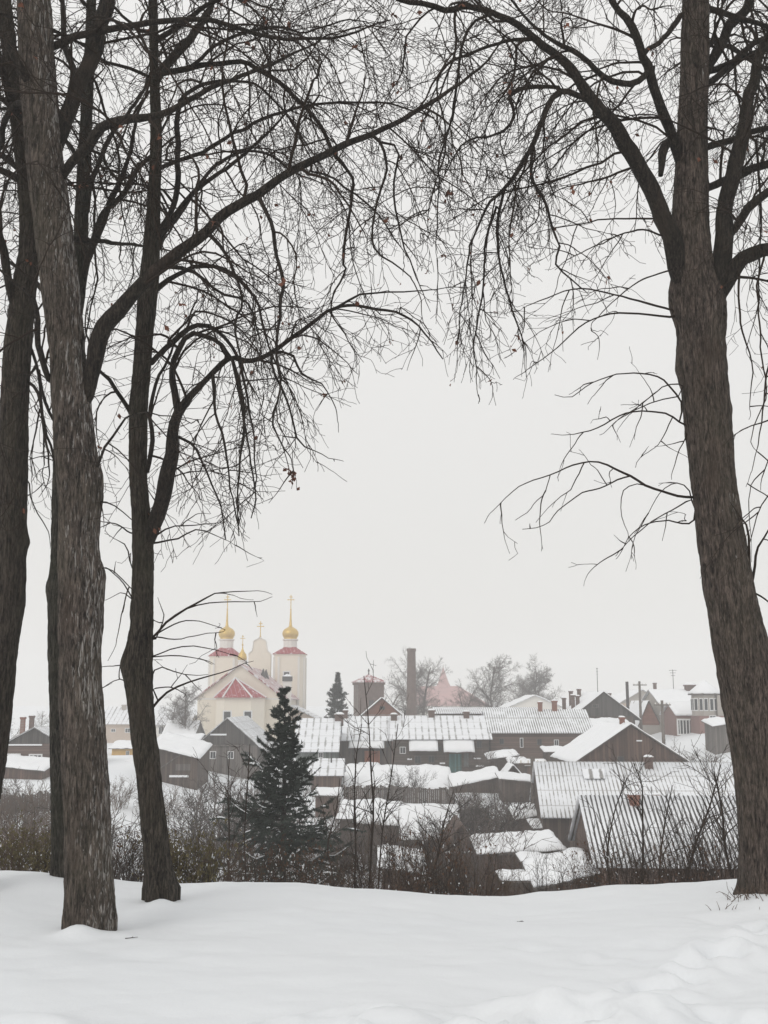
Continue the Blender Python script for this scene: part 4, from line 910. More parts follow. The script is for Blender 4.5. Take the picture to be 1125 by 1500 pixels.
# --- third trunk with fork (D)
tD = [(236, 1302, 40), (231, 1260, 37), (226, 1210, 36), (220, 1150, 35), (211, 1080, 36), (206, 1030, 37), (202, 985, 41), (205, 945, 36), (208, 900, 31), (209, 850, 30), (209, 800, 30), (206, 750, 27), (202, 690, 25), (203, 600, 26), (208, 540, 25), (212, 480, 26), (219, 400, 27), (225, 300, 19), (229, 200, 16), (226, 100, 13), (224, 0, 12), (220, -120, 9), (214, -260, 5)]
mD = trunk_mesh('trunk', tD, 9.75, 0, .30, 4, 96, ((1.95, 3.3, .035, .13), (2.4, 3.0, .02, .1)))
T = Tree(44); T.axes.append(mD[1:]); T.droop = 1.1; T.dens = 1.0
T.limb([(214, 800, 18), (222, 768, 22), (243, 708, 22), (252, 664, 20), (258, 623, 18), (267, 600, 15), (293, 564, 10), (330, 524, 9), (363, 525, 7.5), (389, 518, 7), (419, 499, 6.5), (452, 474, 6), (488, 453, 5), (554, 451, 4), (600, 464, 3.2), (626, 495, 2.5), (645, 528, 1.8)], 9.7, -1.2, t0=.3, lenf=.62)
T.limb([(488, 453, 4), (520, 438, 3.5), (560, 432, 2.6), (610, 428, 2)], 8.7, -.2, lenf=.45)
T.limb([(262, 605, 10), (255, 558, 10), (258, 523, 9), (273, 497, 8), (296, 491, 7), (330, 514, 6), (350, 560, 5), (358, 620, 4), (352, 690, 3), (350, 770, 1.8)], 9.5, -.6, lenf=.55)
T.limb([(225, 530, 9), (240, 512, 8), (255, 497, 8), (281, 479, 7), (322, 490, 5.5), (345, 530, 4.5), (360, 590, 3.5), (372, 650, 2.5), (380, 700, 1.8)], 9.6, .6, lenf=.6)
T.limb([(216, 690, 7), (222, 640, 7), (223, 590, 6), (235, 555, 5), (250, 520, 4)], 9.5, -.4, lenf=.6)
T.limb([(192, 606, 7), (175, 580, 6), (158, 555, 5.5), (141, 540, 4), (130, 500, 3)], 9.7, -.4, lenf=.6)
T.limb([(232, 110, 9), (260, 104, 9), (300, 96, 8), (330, 92, 8), (363, 92, 7.5), (396, 112, 7), (435, 148, 6.5), (462, 178, 6), (485, 220, 6), (514, 257, 5), (512, 296, 4.5), (504, 375, 4), (509, 395, 3.5), (491, 444, 2.5)], 9.7, -.8, lenf=.7)
T.limb([(228, 120, 12), (243, 94, 13), (264, 73, 13), (287, 44, 12), (310, 0, 10), (340, -70, 7)], 9.7, .6)
T.limb([(240, 330, 8), (257, 290, 8), (258, 230, 8), (255, 188, 8), (261, 152, 7), (282, 132, 6), (330, 117, 5), (380, 125, 4), (420, 160, 2.5)], 9.8, .8, lenf=.8)
T.limb([(222, 430, 9), (260, 400, 7), (310, 390, 6), (350, 410, 5), (380, 450, 4), (395, 510, 3), (420, 560, 2)], 9.8, .8, lenf=.7)
T.limb([(225, 370, 9), (250, 330, 8), (280, 280, 6), (330, 230, 5), (380, 220, 4), (430, 250, 3)], 9.9, 1.2, lenf=.8)
T.limb([(280, 98, 5), (330, 60, 5), (390, 40, 4), (450, 45, 3), (510, 30, 2)], 9.6, -1.2, lenf=.8)
T.limb([(228, 60, 8), (280, 20, 7), (350, -10, 5), (430, -30, 4), (500, -10, 3)], 9.7, -1.5, lenf=.9)
T.limb([(405, 515, 4), (430, 520, 3.5), (445, 545, 3), (470, 560, 2.2), (488, 590, 1.6)], 9.0, -.2, lenf=.32)
T.limb([(395, 520, 4), (405, 560, 3.5), (425, 600, 3), (438, 640, 2.4), (462, 660, 1.7)], 9.0, .3, lenf=.36)
T.limb([(340, 530, 4), (352, 590, 3.5), (365, 650, 3), (372, 720, 2.2), (368, 760, 1.6)], 9.2, .2, lenf=.38)
T.limb([(310, 545, 5), (318, 600, 4), (330, 650, 3.5), (335, 700, 2.5), (350, 780, 1.8)], 9.4, -.3, lenf=.45)
T.limb([(258, 640, 5), (280, 650, 4), (300, 690, 3), (320, 740, 2.2), (330, 790, 1.6)], 9.5, .3, lenf=.45)
for pts in ([(221, 1040, 5), (240, 1017, 4.6), (264, 1002, 4), (293, 992, 3), (330, 982, 2), (355, 972, 1.4)],
            [(224, 935, 5.5), (243, 914, 5), (273, 894, 4), (293, 882, 3.4), (311, 871, 2.6), (335, 867, 2), (378, 866, 1.3)],
            [(273, 894, 3), (300, 884, 2.4), (340, 880, 2), (382, 882, 1.3)],
            [(226, 931, 3), (258, 914, 2.6), (280, 910, 2), (318, 918, 1.3)], [(226, 933, 3), (260, 935, 2.2), (290, 930, 1.8), (322, 926, 1.3)],
            [(222, 962, 3), (262, 950, 2.2), (300, 950, 1.8), (330, 956, 1.2)], [(222, 966, 3), (262, 960, 2.2), (292, 964, 1.4)],
            [(223, 994, 3.5), (232, 975, 2.6), (262, 984, 2), (288, 990, 1.3)], [(224, 1010, 2.6), (250, 1008, 2), (270, 1015, 1.3)],
            [(226, 940, 3), (240, 905, 2.4), (238, 890, 1.6)], [(196, 880, 3), (182, 852, 2.4), (160, 835, 1.8), (150, 832, 1.3)],
            [(196, 880, 2.4), (180, 868, 1.8), (162, 876, 1.2)], [(188, 978, 3), (168, 974, 2), (148, 976, 1.3)], [(190, 1000, 2.4), (170, 996, 1.8), (150, 1008, 1.2)],
            [(224, 788, 4), (250, 770, 3), (275, 768, 2.4), (318, 764, 1.4)], [(224, 796, 4), (262, 786, 3), (290, 775, 2.4), (330, 790, 1.4)],
            [(190, 780, 3), (170, 768, 2.4), (150, 765, 1.6)], [(192, 830, 3), (185, 800, 2.4), (170, 790, 1.4)], [(254, 690, 4), (275, 676, 3), (330, 660, 2), (365, 655, 1.4)],
            [(250, 700, 3), (290, 690, 2.2), (340, 700, 1.6), (365, 740, 1.2)]):
    T.limb(pts, 9.7, T.rg.uniform(-.9, .9), True, True, lenf=.20, wob=.015, sides=5, t0=.25)
T.wild(mD[1], mD[2], 6, .5, .98, .8, (1.6, 3.4), .9)
lp = at(425, 690, 8.9)
for dx, dz in ((0, 0), (.02, .0), (.03, -.03), (.03, -.06), (.025, -.08), (-.04, .03), (-.02, .02)): 
    T.tips += [np.array([lp.x+dx, lp.y, lp.z+dz])]*2
T.limb([(412, 640, 2.2), (420, 662, 1.8), (426, 685, 1.5), (428, 700, 1.2)], 8.9, 0, False, True, sides=4)
plant('linden_tree', 'forked linden with a bulge low on its leaning trunk, third from left', 'tree', T, mD, None, 'barkD', group=LG)
print('D', T.nl)

# --- big right trunk (E)
tE = [(1132, 1312, 84), (1129, 1270, 80), (1124, 1200, 80), (1114, 1110, 80), (1103, 1040, 82), (1088, 960, 80), (1076, 900, 76), (1066, 850, 72), (1052, 760, 66), (1042, 680, 63), (1037, 620, 67), (1032, 560, 67), (1028, 500, 66), (1026, 450, 72), (1016, 400, 62), (1012, 340, 53), (1012, 300, 51), (1014, 200, 42), (1018, 100, 40), (1019, 0, 38), (1020, -120, 32), (1020, -280, 24), (1022, -460, 12)]
mE = trunk_mesh('trunk', tE, 9.65, 0, .20, 5, 96, ((4.7, 2.9, .03, .15), (5.3, 2.9, .05, .2)))
T = Tree(55); T.axes.append(mE[1:]); T.droop = 1.15; T.dens = 1.12
T.limb([(1014, 445, 20), (998, 395, 28), (988, 360, 30), (972, 320, 28), (948, 264, 25), (924, 216, 23), (896, 176, 21), (860, 140, 18), (840, 104, 15), (816, 80, 13), (780, 56, 11), (748, 32, 10), (712, 16, 9), (680, 8, 8.5), (652, 14, 9), (613, 6, 8), (587, 3, 7), (540, -20, 5), (480, -60, 3)], 9.6, -1.2, t0=.22, lenf=.95)
T.limb([(868, 146, 10), (845, 138, 9), (824, 132, 8.5), (808, 148, 8), (792, 184, 7.5), (768, 228, 7), (752, 264, 6), (735, 280, 5), (716, 300, 4), (700, 340, 3), (685, 400, 2.2), (672, 470, 1.6)], 9.2, -.6, lenf=.62)
T.limb([(782, 205, 5), (780, 240, 5), (784, 268, 5), (800, 312, 4), (820, 360, 3.5), (815, 390, 3), (850, 420, 2)], 8.9, -.3, lenf=.5)
T.limb([(740, 278, 4.5), (730, 320, 4.5), (728, 360, 4), (744, 424, 3), (758, 470, 2.4), (770, 500, 1.6)], 8.7, .3, lenf=.5)
T.limb([(728, 300, 4), (712, 360, 3.5), (706, 420, 3), (696, 480, 2.4), (700, 540, 1.6)], 8.7, -.3, lenf=.5)
T.limb([(824, 130, 6), (790, 128, 6), (768, 130, 6), (744, 144, 5.5), (752, 170, 5), (740, 190, 4), (716, 200, 3.5), (680, 210, 2.6), (655, 260, 1.8)], 9.0, -.6, lenf=.62)
T.limb([(780, 56, 6), (740, 60, 5), (700, 75, 4.5), (665, 85, 4), (640, 130, 3), (650, 200, 2.6), (632, 280, 2)], 8.7, -.4, lenf=.62)
T.limb([(720, 20, 5), (690, 40, 4.5), (670, 100, 4), (664, 170, 3.5), (648, 240, 2.6), (640, 330, 1.8)], 8.5, .3, lenf=.6)
T.limb([(1000, 245, 12), (988, 212, 16), (972, 168, 15), (956, 112, 14), (940, 80, 13), (924, 36, 12), (898, 0, 10), (870, -60, 7)], 9.6, -.9)
T.limb([(956, 96, 8), (936, 116, 9), (908, 122, 9), (884, 116, 8.5), (856, 88, 8), (824, 68, 7), (790, 50, 5), (740, -10, 3)], 9.3, -.7, lenf=.8)
T.limb([(985, 205, 14), (975, 212, 15), (969, 230, 13), (968, 256, 7)], 9.5, -.15, False, sides=10)
T.limb([(1000, 20, 9), (980, 45, 8), (955, 60, 7), (945, 90, 6)], 9.5, -.4, False)
T.limb([(1042, 470, 24), (1050, 425, 31), (1060, 340, 27), (1070, 260, 23), (1084, 192, 20), (1100, 128, 17), (1125, 64, 14), (1160, -20, 10), (1190, -120, 6)], 9.6, -.5, t0=.3)
T.limb([(1024, 130, 14), (1040, 88, 15), (1064, 48, 15), (1096, 0, 13), (1130, -80, 9)], 9.7, .8)
T.limb([(1038, 275, 12), (1058, 262, 13), (1080, 256, 13), (1125, 240, 12), (1190, 230, 9), (1270, 260, 5)], 9.7, .5)
T.limb([(1066, 345, 12), (1080, 326, 13), (1096, 300, 13), (1125, 276, 11), (1180, 240, 7)], 9.5, -.5)
T.limb([(1052, 440, 18), (1066, 408, 23), (1080, 384, 23), (1100, 370, 22), (1128, 362, 20), (1180, 360, 14), (1240, 400, 8), (1280, 480, 4)], 9.5, -.7)
for pts in ([(1085, 385, 5), (1080, 430, 4), (1085, 480, 3.5), (1100, 540, 2.5), (1094, 590, 1.6)], [(1120, 368, 5), (1108, 420, 4), (1112, 490, 3.5), (1120, 560, 2.5), (1105, 640, 1.6)],
            [(1160, 362, 6), (1148, 430, 5), (1130, 520, 4), (1118, 600, 3), (1100, 680, 1.6)], [(1190, 372, 6), (1170, 480, 4), (1150, 590, 3), (1120, 690, 2)]):
    T.limb(pts, 9.3, T.rg.uniform(-.5, .5), True, True, lenf=.5, sides=5)
T.limb([(1180, 560, 5), (1140, 610, 3.5), (1105, 625, 2.4), (1078, 640, 1.6)], 9.3, -.3, True, True, lenf=.35, sides=5)
T.limb([(1180, 640, 5), (1140, 700, 3.5), (1110, 740, 2.4), (1098, 790, 1.6)], 9.3, .3, True, True, lenf=.4, sides=5)
T.limb([(1100, 865, 7), (1098, 820, 5), (1096, 775, 4), (1084, 756, 3)], 9.35, -.2, True, True, lenf=.3, sides=6)
T.limb([(1100, 860, 6), (1108, 820, 5), (1114, 796, 4), (1130, 770, 3), (1150, 700, 2)], 9.35, -.2, True, True, lenf=.3, sides=6)
for pts, lf in (([(1013, 728, 5.2), (960, 716, 4.8), (920, 696, 4.2), (892, 682, 3.8), (868, 676, 3.2), (840, 682, 2.8), (804, 696, 2.3), (760, 712, 1.9), (722, 748, 1.3)], .34),
            ([(925, 698, 3.2), (880, 712, 2.8), (845, 728, 2.4), (820, 748, 2), (800, 768, 1.7), (764, 776, 1.2)], .3),
            ([(804, 696, 2), (797, 722, 1.8), (775, 740, 1.5), (765, 755, 1.2)], .2),
            ([(940, 708, 2.2), (915, 716, 2), (908, 745, 1.7), (918, 778, 1.2)], .25),
            ([(1016, 763, 3.4), (976, 762, 2.6), (945, 770, 2.2), (924, 784, 1.8), (914, 806, 1.3)], .3), ([(1014, 732, 3), (970, 752, 2.4), (944, 770, 2), (915, 800, 1.3)], .3),
            ([(1003, 623, 3.8), (968, 604, 3.4), (920, 604, 2.8), (864, 628, 2.2), (828, 636, 1.4)], .3), ([(998, 590, 3.8), (976, 560, 3.4), (952, 548, 3), (908, 546, 2.4), (864, 562, 2), (836, 580, 1.6), (812, 578, 1.2)], .24),
            ([(996, 580, 2.6), (960, 590, 2.2), (920, 606, 1.8), (890, 635, 1.3)], .24), ([(1000, 565, 2.8), (974, 564, 2.2), (940, 590, 1.8), (905, 612, 1.3)], .25),
            ([(985, 612, 2), (970, 640, 1.8), (960, 655, 1.5), (934, 676, 1.2)], .2), ([(1005, 640, 2.6), (995, 660, 2), (985, 690, 1.4)], .2),
            ([(1012, 722, 2.6), (995, 708, 2), (970, 722, 1.6), (940, 770, 1.2)], .25),
            ([(988, 464, 4.4), (940, 460, 4), (896, 458, 3.2), (852, 480, 2.6), (808, 516, 2), (772, 538, 1.4)], .42), ([(988, 456, 4.4), (936, 440, 4), (888, 428, 3.2), (840, 424, 2.6), (780, 444, 1.8)], .42),
            ([(985, 395, 3.6), (950, 405, 3), (910, 432, 2.4), (870, 470, 1.6)], .4), ([(970, 345, 4), (930, 338, 3.4), (890, 352, 2.6), (830, 380, 1.8)], .5), ([(960, 320, 4), (910, 318, 3.2), (850, 330, 2.4), (800, 340, 1.6)], .55)):
    T.limb(pts, 9.6, T.rg.uniform(-1.4, -.2), True, True, lenf=lf, wob=.018, sides=5, t0=.15)
T.wild(mE[1], mE[2], 8, .60, .98, 1.1, (1.8, 3.6))
T.wild(mE[1], mE[2], 4, .56, .75, .5, (1.6, 2.8), .9, (-.9, .9))
plant('linden_tree', 'massive linden with spreading limbs at the right of the view', 'tree', T, mE, None, 'barkE', group=LG)
print('E', T.nl)

# ------------------------------------------------------------------ distant bare trees
def bare_tree(seed, h, spread=.5, dens=1.0, fork=.25):
    rg = np.random.default_rng(seed); t = Tubes()
    def br(p, d, L, r, lvl):
        n = (12, 8, 6, 4)[lvl]; Q = strand(p, d, L, n, (-.03, -.10, -.08, 0)[lvl]*8/h, (.10, .2, .3, .4)[lvl]*math.sqrt(8/h), rg)
        t.add(Q, np.linspace(r, r*(.45, .3, .3, .4)[lvl], n), (7, 4, 3, 3)[lvl])
        if lvl == 3: return
        m = (int(18*dens), int(11*dens), int(8*dens))[lvl]
        for k in range(m):
            u = ((fork, .15, .15)[lvl]+(1-(fork, .15, .15)[lvl])*(k+rg.random())/m); i = min(int(u*(n-1)), n-2)
            tan = unit(Q[i+1]-Q[i]); side = unit(np.cross(tan, rg.normal(0, 1, 3))); a = math.radians(rg.uniform(22, 50))*spread/.5
            dd = tan*math.cos(a)+side*math.sin(a); LL = L*((.62, .5, .45)[lvl])*rg.uniform(.6, 1.1)*(1.15-.6*u)
            br(Q[i], dd, LL, max(r*(.42, .4, .45)[lvl]*(1.1-.6*u), .008*h/8), lvl+1)
    br(np.array([0, 0, -.3]), np.array([0, 0, 1.]), h*.88, h*.017, 0)
    return t.mesh('bare_tree')
for i, (px, Y, pyt, sp_, dn, lab) in enumerate([
        (588, 172, 956, .5, 1.1, 'bare tree directly behind and left of factory chimney'), (624, 175, 958, .55, 1.0, 'bare tree right of the factory chimney before the red roof'),
        (660, 165, 984, .6, .8, 'small bare tree in front of the red hall spire'), (727, 170, 957, .45, 1.2, 'tall oval bare tree right of the red roofed hall'),
        (783, 185, 966, .62, 1.5, 'dense round bare tree furthest right on the skyline'), (760, 190, 985, .6, 1.2, 'low bare tree between the oval and the round one'),
        (276, 128, 996, .55, 1.2, 'dark bare tree left of the church apse'), (18, 130, 1012, .55, 1.0, 'faint bare tree beside the leftmost trunk'),
        (556, 150, 992, .5, .7, 'thin bare tree by the brick tower'), (250, 135, 1020, .6, 1.0, 'small bare tree left of the dark one near the church'),
        (690, 168, 1000, .6, .8, 'short bare tree in front of the red roof'), (64, 150, 1036, .6, .8, 'small bare tree behind the brown house'),
        (945, 92, 1062, .5, .8, 'ivy dark thin tree beside the dark utility pole'), (1015, 84, 1082, .7, 1.0, 'low bare garden tree below the red house'),
        (695, 70, 1130, .65, 1.1, 'tangled bare tree in the gardens before the slanting shed'), (745, 66, 1132, .6, 1.1, 'tangled bare tree left of the pale slate barn'),
        (590, 76, 1140, .65, 1.0, 'low bare tree in front of the long garden shed'), (318, 74, 1112, .6, 1.1, 'bare garden tree in front of the grey gable house'),
        (292, 68, 1128, .65, 1.0, 'bare garden tree beside the timber shed'), (345, 66, 1120, .6, 1.0, 'bare garden tree just left of the tall spruce')]):
    P = at(px, 1040, Y); g0 = gz(P.x, Y); h = zat(pyt, Y)-g0
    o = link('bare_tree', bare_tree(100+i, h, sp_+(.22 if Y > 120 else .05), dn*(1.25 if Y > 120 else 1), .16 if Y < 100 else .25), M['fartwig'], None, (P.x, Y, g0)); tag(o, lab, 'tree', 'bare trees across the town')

# ------------------------------------------------------------------ spruces
def spruce(name, label, px, Y, pyt, wpx, seed, needles, grp, snow=True, len_need=.045):
    rg = np.random.default_rng(seed); P0 = at(px, 1100, Y); g0 = gz(P0.x, Y); h = zat(pyt, Y)-g0; Rb = wpx/2*mpp(1150, Y)
    root = thing(name, label, 'tree', (P0.x, Y, g0), 0, grp); t = Tubes(); br = Tubes(); t.add(np.array([[0, 0, -.4], [.02, .03, h*.5], [0, 0, h*.985]]), np.array([h*.016, h*.009, .012]), 8)
    V, Nn, snowp = [], [], []; lev = h*.08
    z = lev; tw = []
    while z < h*.985:
        u = (z-lev)/(h-lev); R_ = Rb*(1-u)**1.0*(.74+.42*rg.random())+.02*h/6; m = (11 if u < .5 else 8) if u < .85 else 4
        for k in range(m):
            a = rg.uniform(0, 2*np.pi); L = R_*rg.uniform(.6, 1.25); n = 8
            d = np.array([math.cos(a), math.sin(a), .05+.5*u]); Q = strand(np.array([0, 0, z+rg.uniform(-.08, .08)*h/6]), d, L, n, 0, .12, rg)
            tq = np.linspace(0, 1, n); Q[:, 2] += L*(-.38*tq*(1-u*.8)+.30*tq**3)                     # sags, tip turning up
            br.add(Q, np.linspace(.009, .003, n)*h/6, 3); tw.append((Q, 1.0))
            for kk in range(int(6+9*(1-u))):
                i = int(rg.uniform(.12, .98)*(n-1)); i = min(i, n-2); tan = unit(Q[i+1]-Q[i]); sd = unit(np.cross(tan, np.array([0, 0, 1])))*rg.choice([-1, 1])
                l2 = max(.05*h/6, L*rg.uniform(.2, .45)*(1.1-.6*i/n)); Q2 = strand(Q[i], tan*.8+sd*.75+np.array([0, 0, -.15]), l2, 5, 1.2*6/h, .2, rg); br.add(Q2, np.linspace(.004, .002, 5)*h/6, 3); tw.append((Q2, .8))
        z += h*.043*(1.1-.5*u)
    per = needles/len(tw)
    for Q, w in tw:
        m = max(3, int(per*w*(1 if w == 1 else 1))); tt = rg.uniform(0.08, 1, m)*(len(Q)-1); i = np.minimum(tt.astype(int), len(Q)-2); f = (tt-i)[:, None]
        p = Q[i]*(1-f)+Q[i+1]*f; tan = Q[i+1]-Q[i]; tan /= np.linalg.norm(tan, axis=1, keepdims=True)
        d = tan*.8+rg.normal(0, .55, (m, 3))+np.array([0, 0, -.15]); d /= np.linalg.norm(d, axis=1, keepdims=True)
        s = np.cross(d, rg.normal(0, 1, (m, 3))); s /= np.linalg.norm(s, axis=1, keepdims=True); ln = len_need*rg.uniform(.7, 1.3, (m, 1)); wd = ln*.16
        V.append(np.stack([p-s*wd, p+s*wd, p+d*ln], 1))
        if snow and rg.random() < .20: snowp.append(Q[-4:-1])
    V = np.concatenate(V).reshape(-1, 3)
    link('trunk', t.mesh('trunk'), M['limb'], root); link('branches', br.mesh('branches'), M['twig'], root)
    link('needles', raw_mesh('needles', V, np.arange(len(V)), np.full(len(V)//3, 3), False), M['needle'], root)
    if snow and snowp:
        st = Tubes()
        for Q in snowp:
            q_ = catmull(Q+np.array([0, 0, .018*h/6]), 6); st.add(q_, np.array([.2, .8, 1, .9, .8, .15])*rg.uniform(.009, .02)*h/6, 5)
        link('snow_clumps', st.mesh('snow_clumps'), M['rsnow'], root)
spruce('spruce_tree', 'dark green spruce standing tall in the middle below the church', 416, 24, 1009, 350, 5, 320000, 'spruces', True, .062)
spruce('spruce_tree', 'small distant spruce on the skyline left of the brick tower', 494, 118, 986, 78, 6, 34000, 'spruces', False, .24)

# ------------------------------------------------------------------ shrubs along the crest and in the gardens
def shrub_parts(seed, h, n, spread, twigs=7, leaf=0.0, thick=1.0):
    rg = np.random.default_rng(seed); t = Tubes(); tips = []; sn = []
    for k in range(n):
        a = rg.uniform(0, 2*np.pi); rr = spread*math.sqrt(rg.random())*.5; p = np.array([rr*math.cos(a), rr*math.sin(a), -.25])
        d = np.array([math.cos(a)*rg.uniform(0, .5), math.sin(a)*rg.uniform(0, .5), 1.0]); L = h*rg.uniform(.5, 1.08)+.25
        Q = strand(p, d, L, 12, rg.uniform(-.15, .12), .28, rg); t.add(Q, np.linspace(.0085, .0024, 12)*thick*rg.uniform(.6, 1.2), 4)
        for j in range(twigs):
            i = int(rg.uniform(.2, .97)*11); tan = unit(Q[min(i+1, 11)]-Q[i-1]); side = unit(np.cross(tan, rg.normal(0, 1, 3))); an = math.radians(rg.uniform(18, 50))
            Q2 = strand(Q[i], tan*math.cos(an)+side*math.sin(an), h*rg.uniform(.12, .38), 6, -.35, .5, rg); t.add(Q2, np.linspace(.0038, .002, 6)*thick, 3)
            if leaf and rg.random() < leaf: tips.append(Q2[rg.integers(1, 6)])
            if leaf and rg.random() < .12: sn.append(np.array([Q2[0], Q2[0]*.5+Q2[1]*.5, Q2[1]]))
            for _ in range(2):
                i2 = rg.integers(1, 5); Q3 = strand(Q2[i2], unit(Q2[i2+1]-Q2[i2])+rg.normal(0, .5, 3), h*rg.uniform(.05, .16), 4, -.2, .5, rg); t.add(Q3, np.linspace(.0026, .0018, 4)*thick, 3)
                if leaf and rg.random() < leaf: tips.append(Q3[-1])
    return t, tips, sn, rg
def shrub_proto(seed, h, n, spread, mat, leaf=0, lm='olive', thick=1.0, twigs=7, ls=.07):
    t, tips, sn, rg = shrub_parts(seed, h, n, spread, twigs, leaf, thick)
    root = bpy.data.objects.new('shrub', None); C.objects.link(root); root.empty_display_size = .2; root['category'] = 'shrub'
    link('stems', t.mesh('stems'), M[mat], root)
    if tips: link('dry_leaves', leaf_mesh('dry_leaves', tips, rg, ls, (1, 4), .03), M[lm], root)
    if sn:
        st = Tubes()
        for q_ in sn: st.add(catmull(q_+np.array([0, 0, .010]), 6), np.array([.15, .8, 1, .7, .9, .1])*rg.uniform(.007, .019), 5)
        link('snow_clumps', st.mesh('snow_clumps'), M['rsnow'], root)
    return root
protos = dict(bare=[shrub_proto(1, 1.9, 22, .9, 'shrubd', thick=1.3), shrub_proto(2, 2.1, 24, 1.0, 'shrubd', thick=1.4), shrub_proto(3, 1.7, 24, .8, 'shrub', thick=1.2, twigs=8)],
              olive=[shrub_proto(4, 1.5, 32, 1.0, 'shrub', .85, 'olive'), shrub_proto(5, 1.35, 34, 1.1, 'shrubd', .9, 'olive')],
              rust=[shrub_proto(6, 1.5, 26, 1.0, 'shrub', .16, 'rust'), shrub_proto(7, 1.4, 24, 1.1, 'shrubd', .22, 'rust')],
              far=[shrub_proto(8, 2.2, 34, 1.6, 'fartwig', thick=2.2, twigs=10), shrub_proto(9, 2.0, 38, 2.0, 'shrub', thick=2.0, twigs=10), shrub_proto(10, 2.1, 30, 1.8, 'shrubd', thick=2.0, twigs=10)])
used = {}
ORD = ['first', 'second', 'third', 'fourth', 'fifth', 'sixth', 'seventh', 'eighth', 'ninth', 'tenth', 'eleventh', 'twelfth', 'thirteenth', 'fourteenth', 'fifteenth', 'sixteenth', 'seventeenth', 'eighteenth', 'nineteenth', 'twentieth', 'twenty-first', 'twenty-second', 'twenty-third', 'twenty-fourth', 'twenty-fifth', 'twenty-sixth', 'twenty-seventh', 'twenty-eighth', 'twenty-ninth', 'thirtieth', 'thirty-first', 'thirty-second', 'thirty-third', 'thirty-fourth', 'thirty-fifth', 'thirty-sixth', 'thirty-seventh', 'thirty-eighth', 'thirty-ninth', 'fortieth', 'forty-first', 'forty-second', 'forty-third', 'forty-fourth', 'forty-fifth', 'forty-sixth', 'forty-seventh', 'forty-eighth', 'forty-ninth', 'fiftieth']
def put(kind, px, Y, top, label, group, rg, wide=1.0):
    lst = protos[kind]; key = (kind, int(rg.integers(len(lst)))); pr_ = lst[key[1]]
    P = at(px, 1290, Y); x = P.x; z = gz(x, Y); hp = {'bare': 2.0, 'olive': 1.5, 'rust': 1.5, 'far': 2.2}[kind]; s = max(.35, (zat(top, Y)-z)/hp); sx = s*wide*rg.uniform(.85, 1.15)
    if key not in used:
        used[key] = 1; o = pr_; o.location = (x, Y, z); o.rotation_euler = (0, 0, rg.uniform(0, 6.28)); o.scale = (sx, sx, s); o['label'] = label; o['group'] = group
    else: dup(pr_, (x, Y, z), rg.uniform(0, 6.28), (sx, sx, s), label, group)
rs = np.random.default_rng(77)
crest = [('olive', 4, 12.0, 1196), ('bare', 22, 12.8, 1168), ('olive', 42, 11.9, 1190), ('bare', 66, 12.6, 1172), ('olive', 78, 11.8, 1204), ('bare', 150, 12.5, 1188), ('bare', 172, 12.0, 1178), ('rust', 190, 12.4, 1210), ('bare', 205, 12.2, 1196),
         ('olive', 258, 11.9, 1196), ('olive', 283, 12.0, 1190), ('bare', 305, 13.0, 1200), ('bare', 328, 13.0, 1214), ('rust', 352, 12.4, 1228), ('rust', 382, 12.0, 1226), ('rust', 412, 12.2, 1232), ('rust', 440, 12.0, 1230), ('rust', 470, 12.3, 1226), ('bare', 500, 13.0, 1222),
         ('bare', 530, 12.6, 1196), ('bare', 556, 12.4, 1190), ('bare', 580, 13.2, 1204), ('rust', 600, 12.2, 1216), ('bare', 622, 12.5, 1196), ('rust', 645, 12.0, 1206), ('bare', 668, 12.6, 1190), ('rust', 688, 12.2, 1220), ('bare', 708, 12.9, 1216), ('bare', 735, 12.8, 1262), ('bare', 768, 13.4, 1262),
         ('bare', 806, 12.8, 1248), ('rust', 838, 12.0, 1262), ('bare', 862, 12.4, 1216), ('rust', 888, 12.0, 1250), ('bare', 912, 12.5, 1192), ('bare', 936, 12.3, 1204), ('rust', 958, 12.0, 1246), ('bare', 980, 12.6, 1186), ('bare', 1004, 12.4, 1180), ('rust', 1028, 12.0, 1244), ('bare', 1046, 12.7, 1160), ('bare', 1068, 12.4, 1156), ('bare', 1086, 12.9, 1176)]
KL = dict(bare='leafless dark twiggy shrub', olive='shrub with olive leaves and snow flecks', rust='reddish brown shrub with withered leaves')
for i, (kd, px, Y, top) in enumerate(crest):
    put(kd, px, Y, top, f'{KL[kd]}, {ORD[i]} from the left behind the snow crest', 'shrubs along the snow crest', rs, .8)
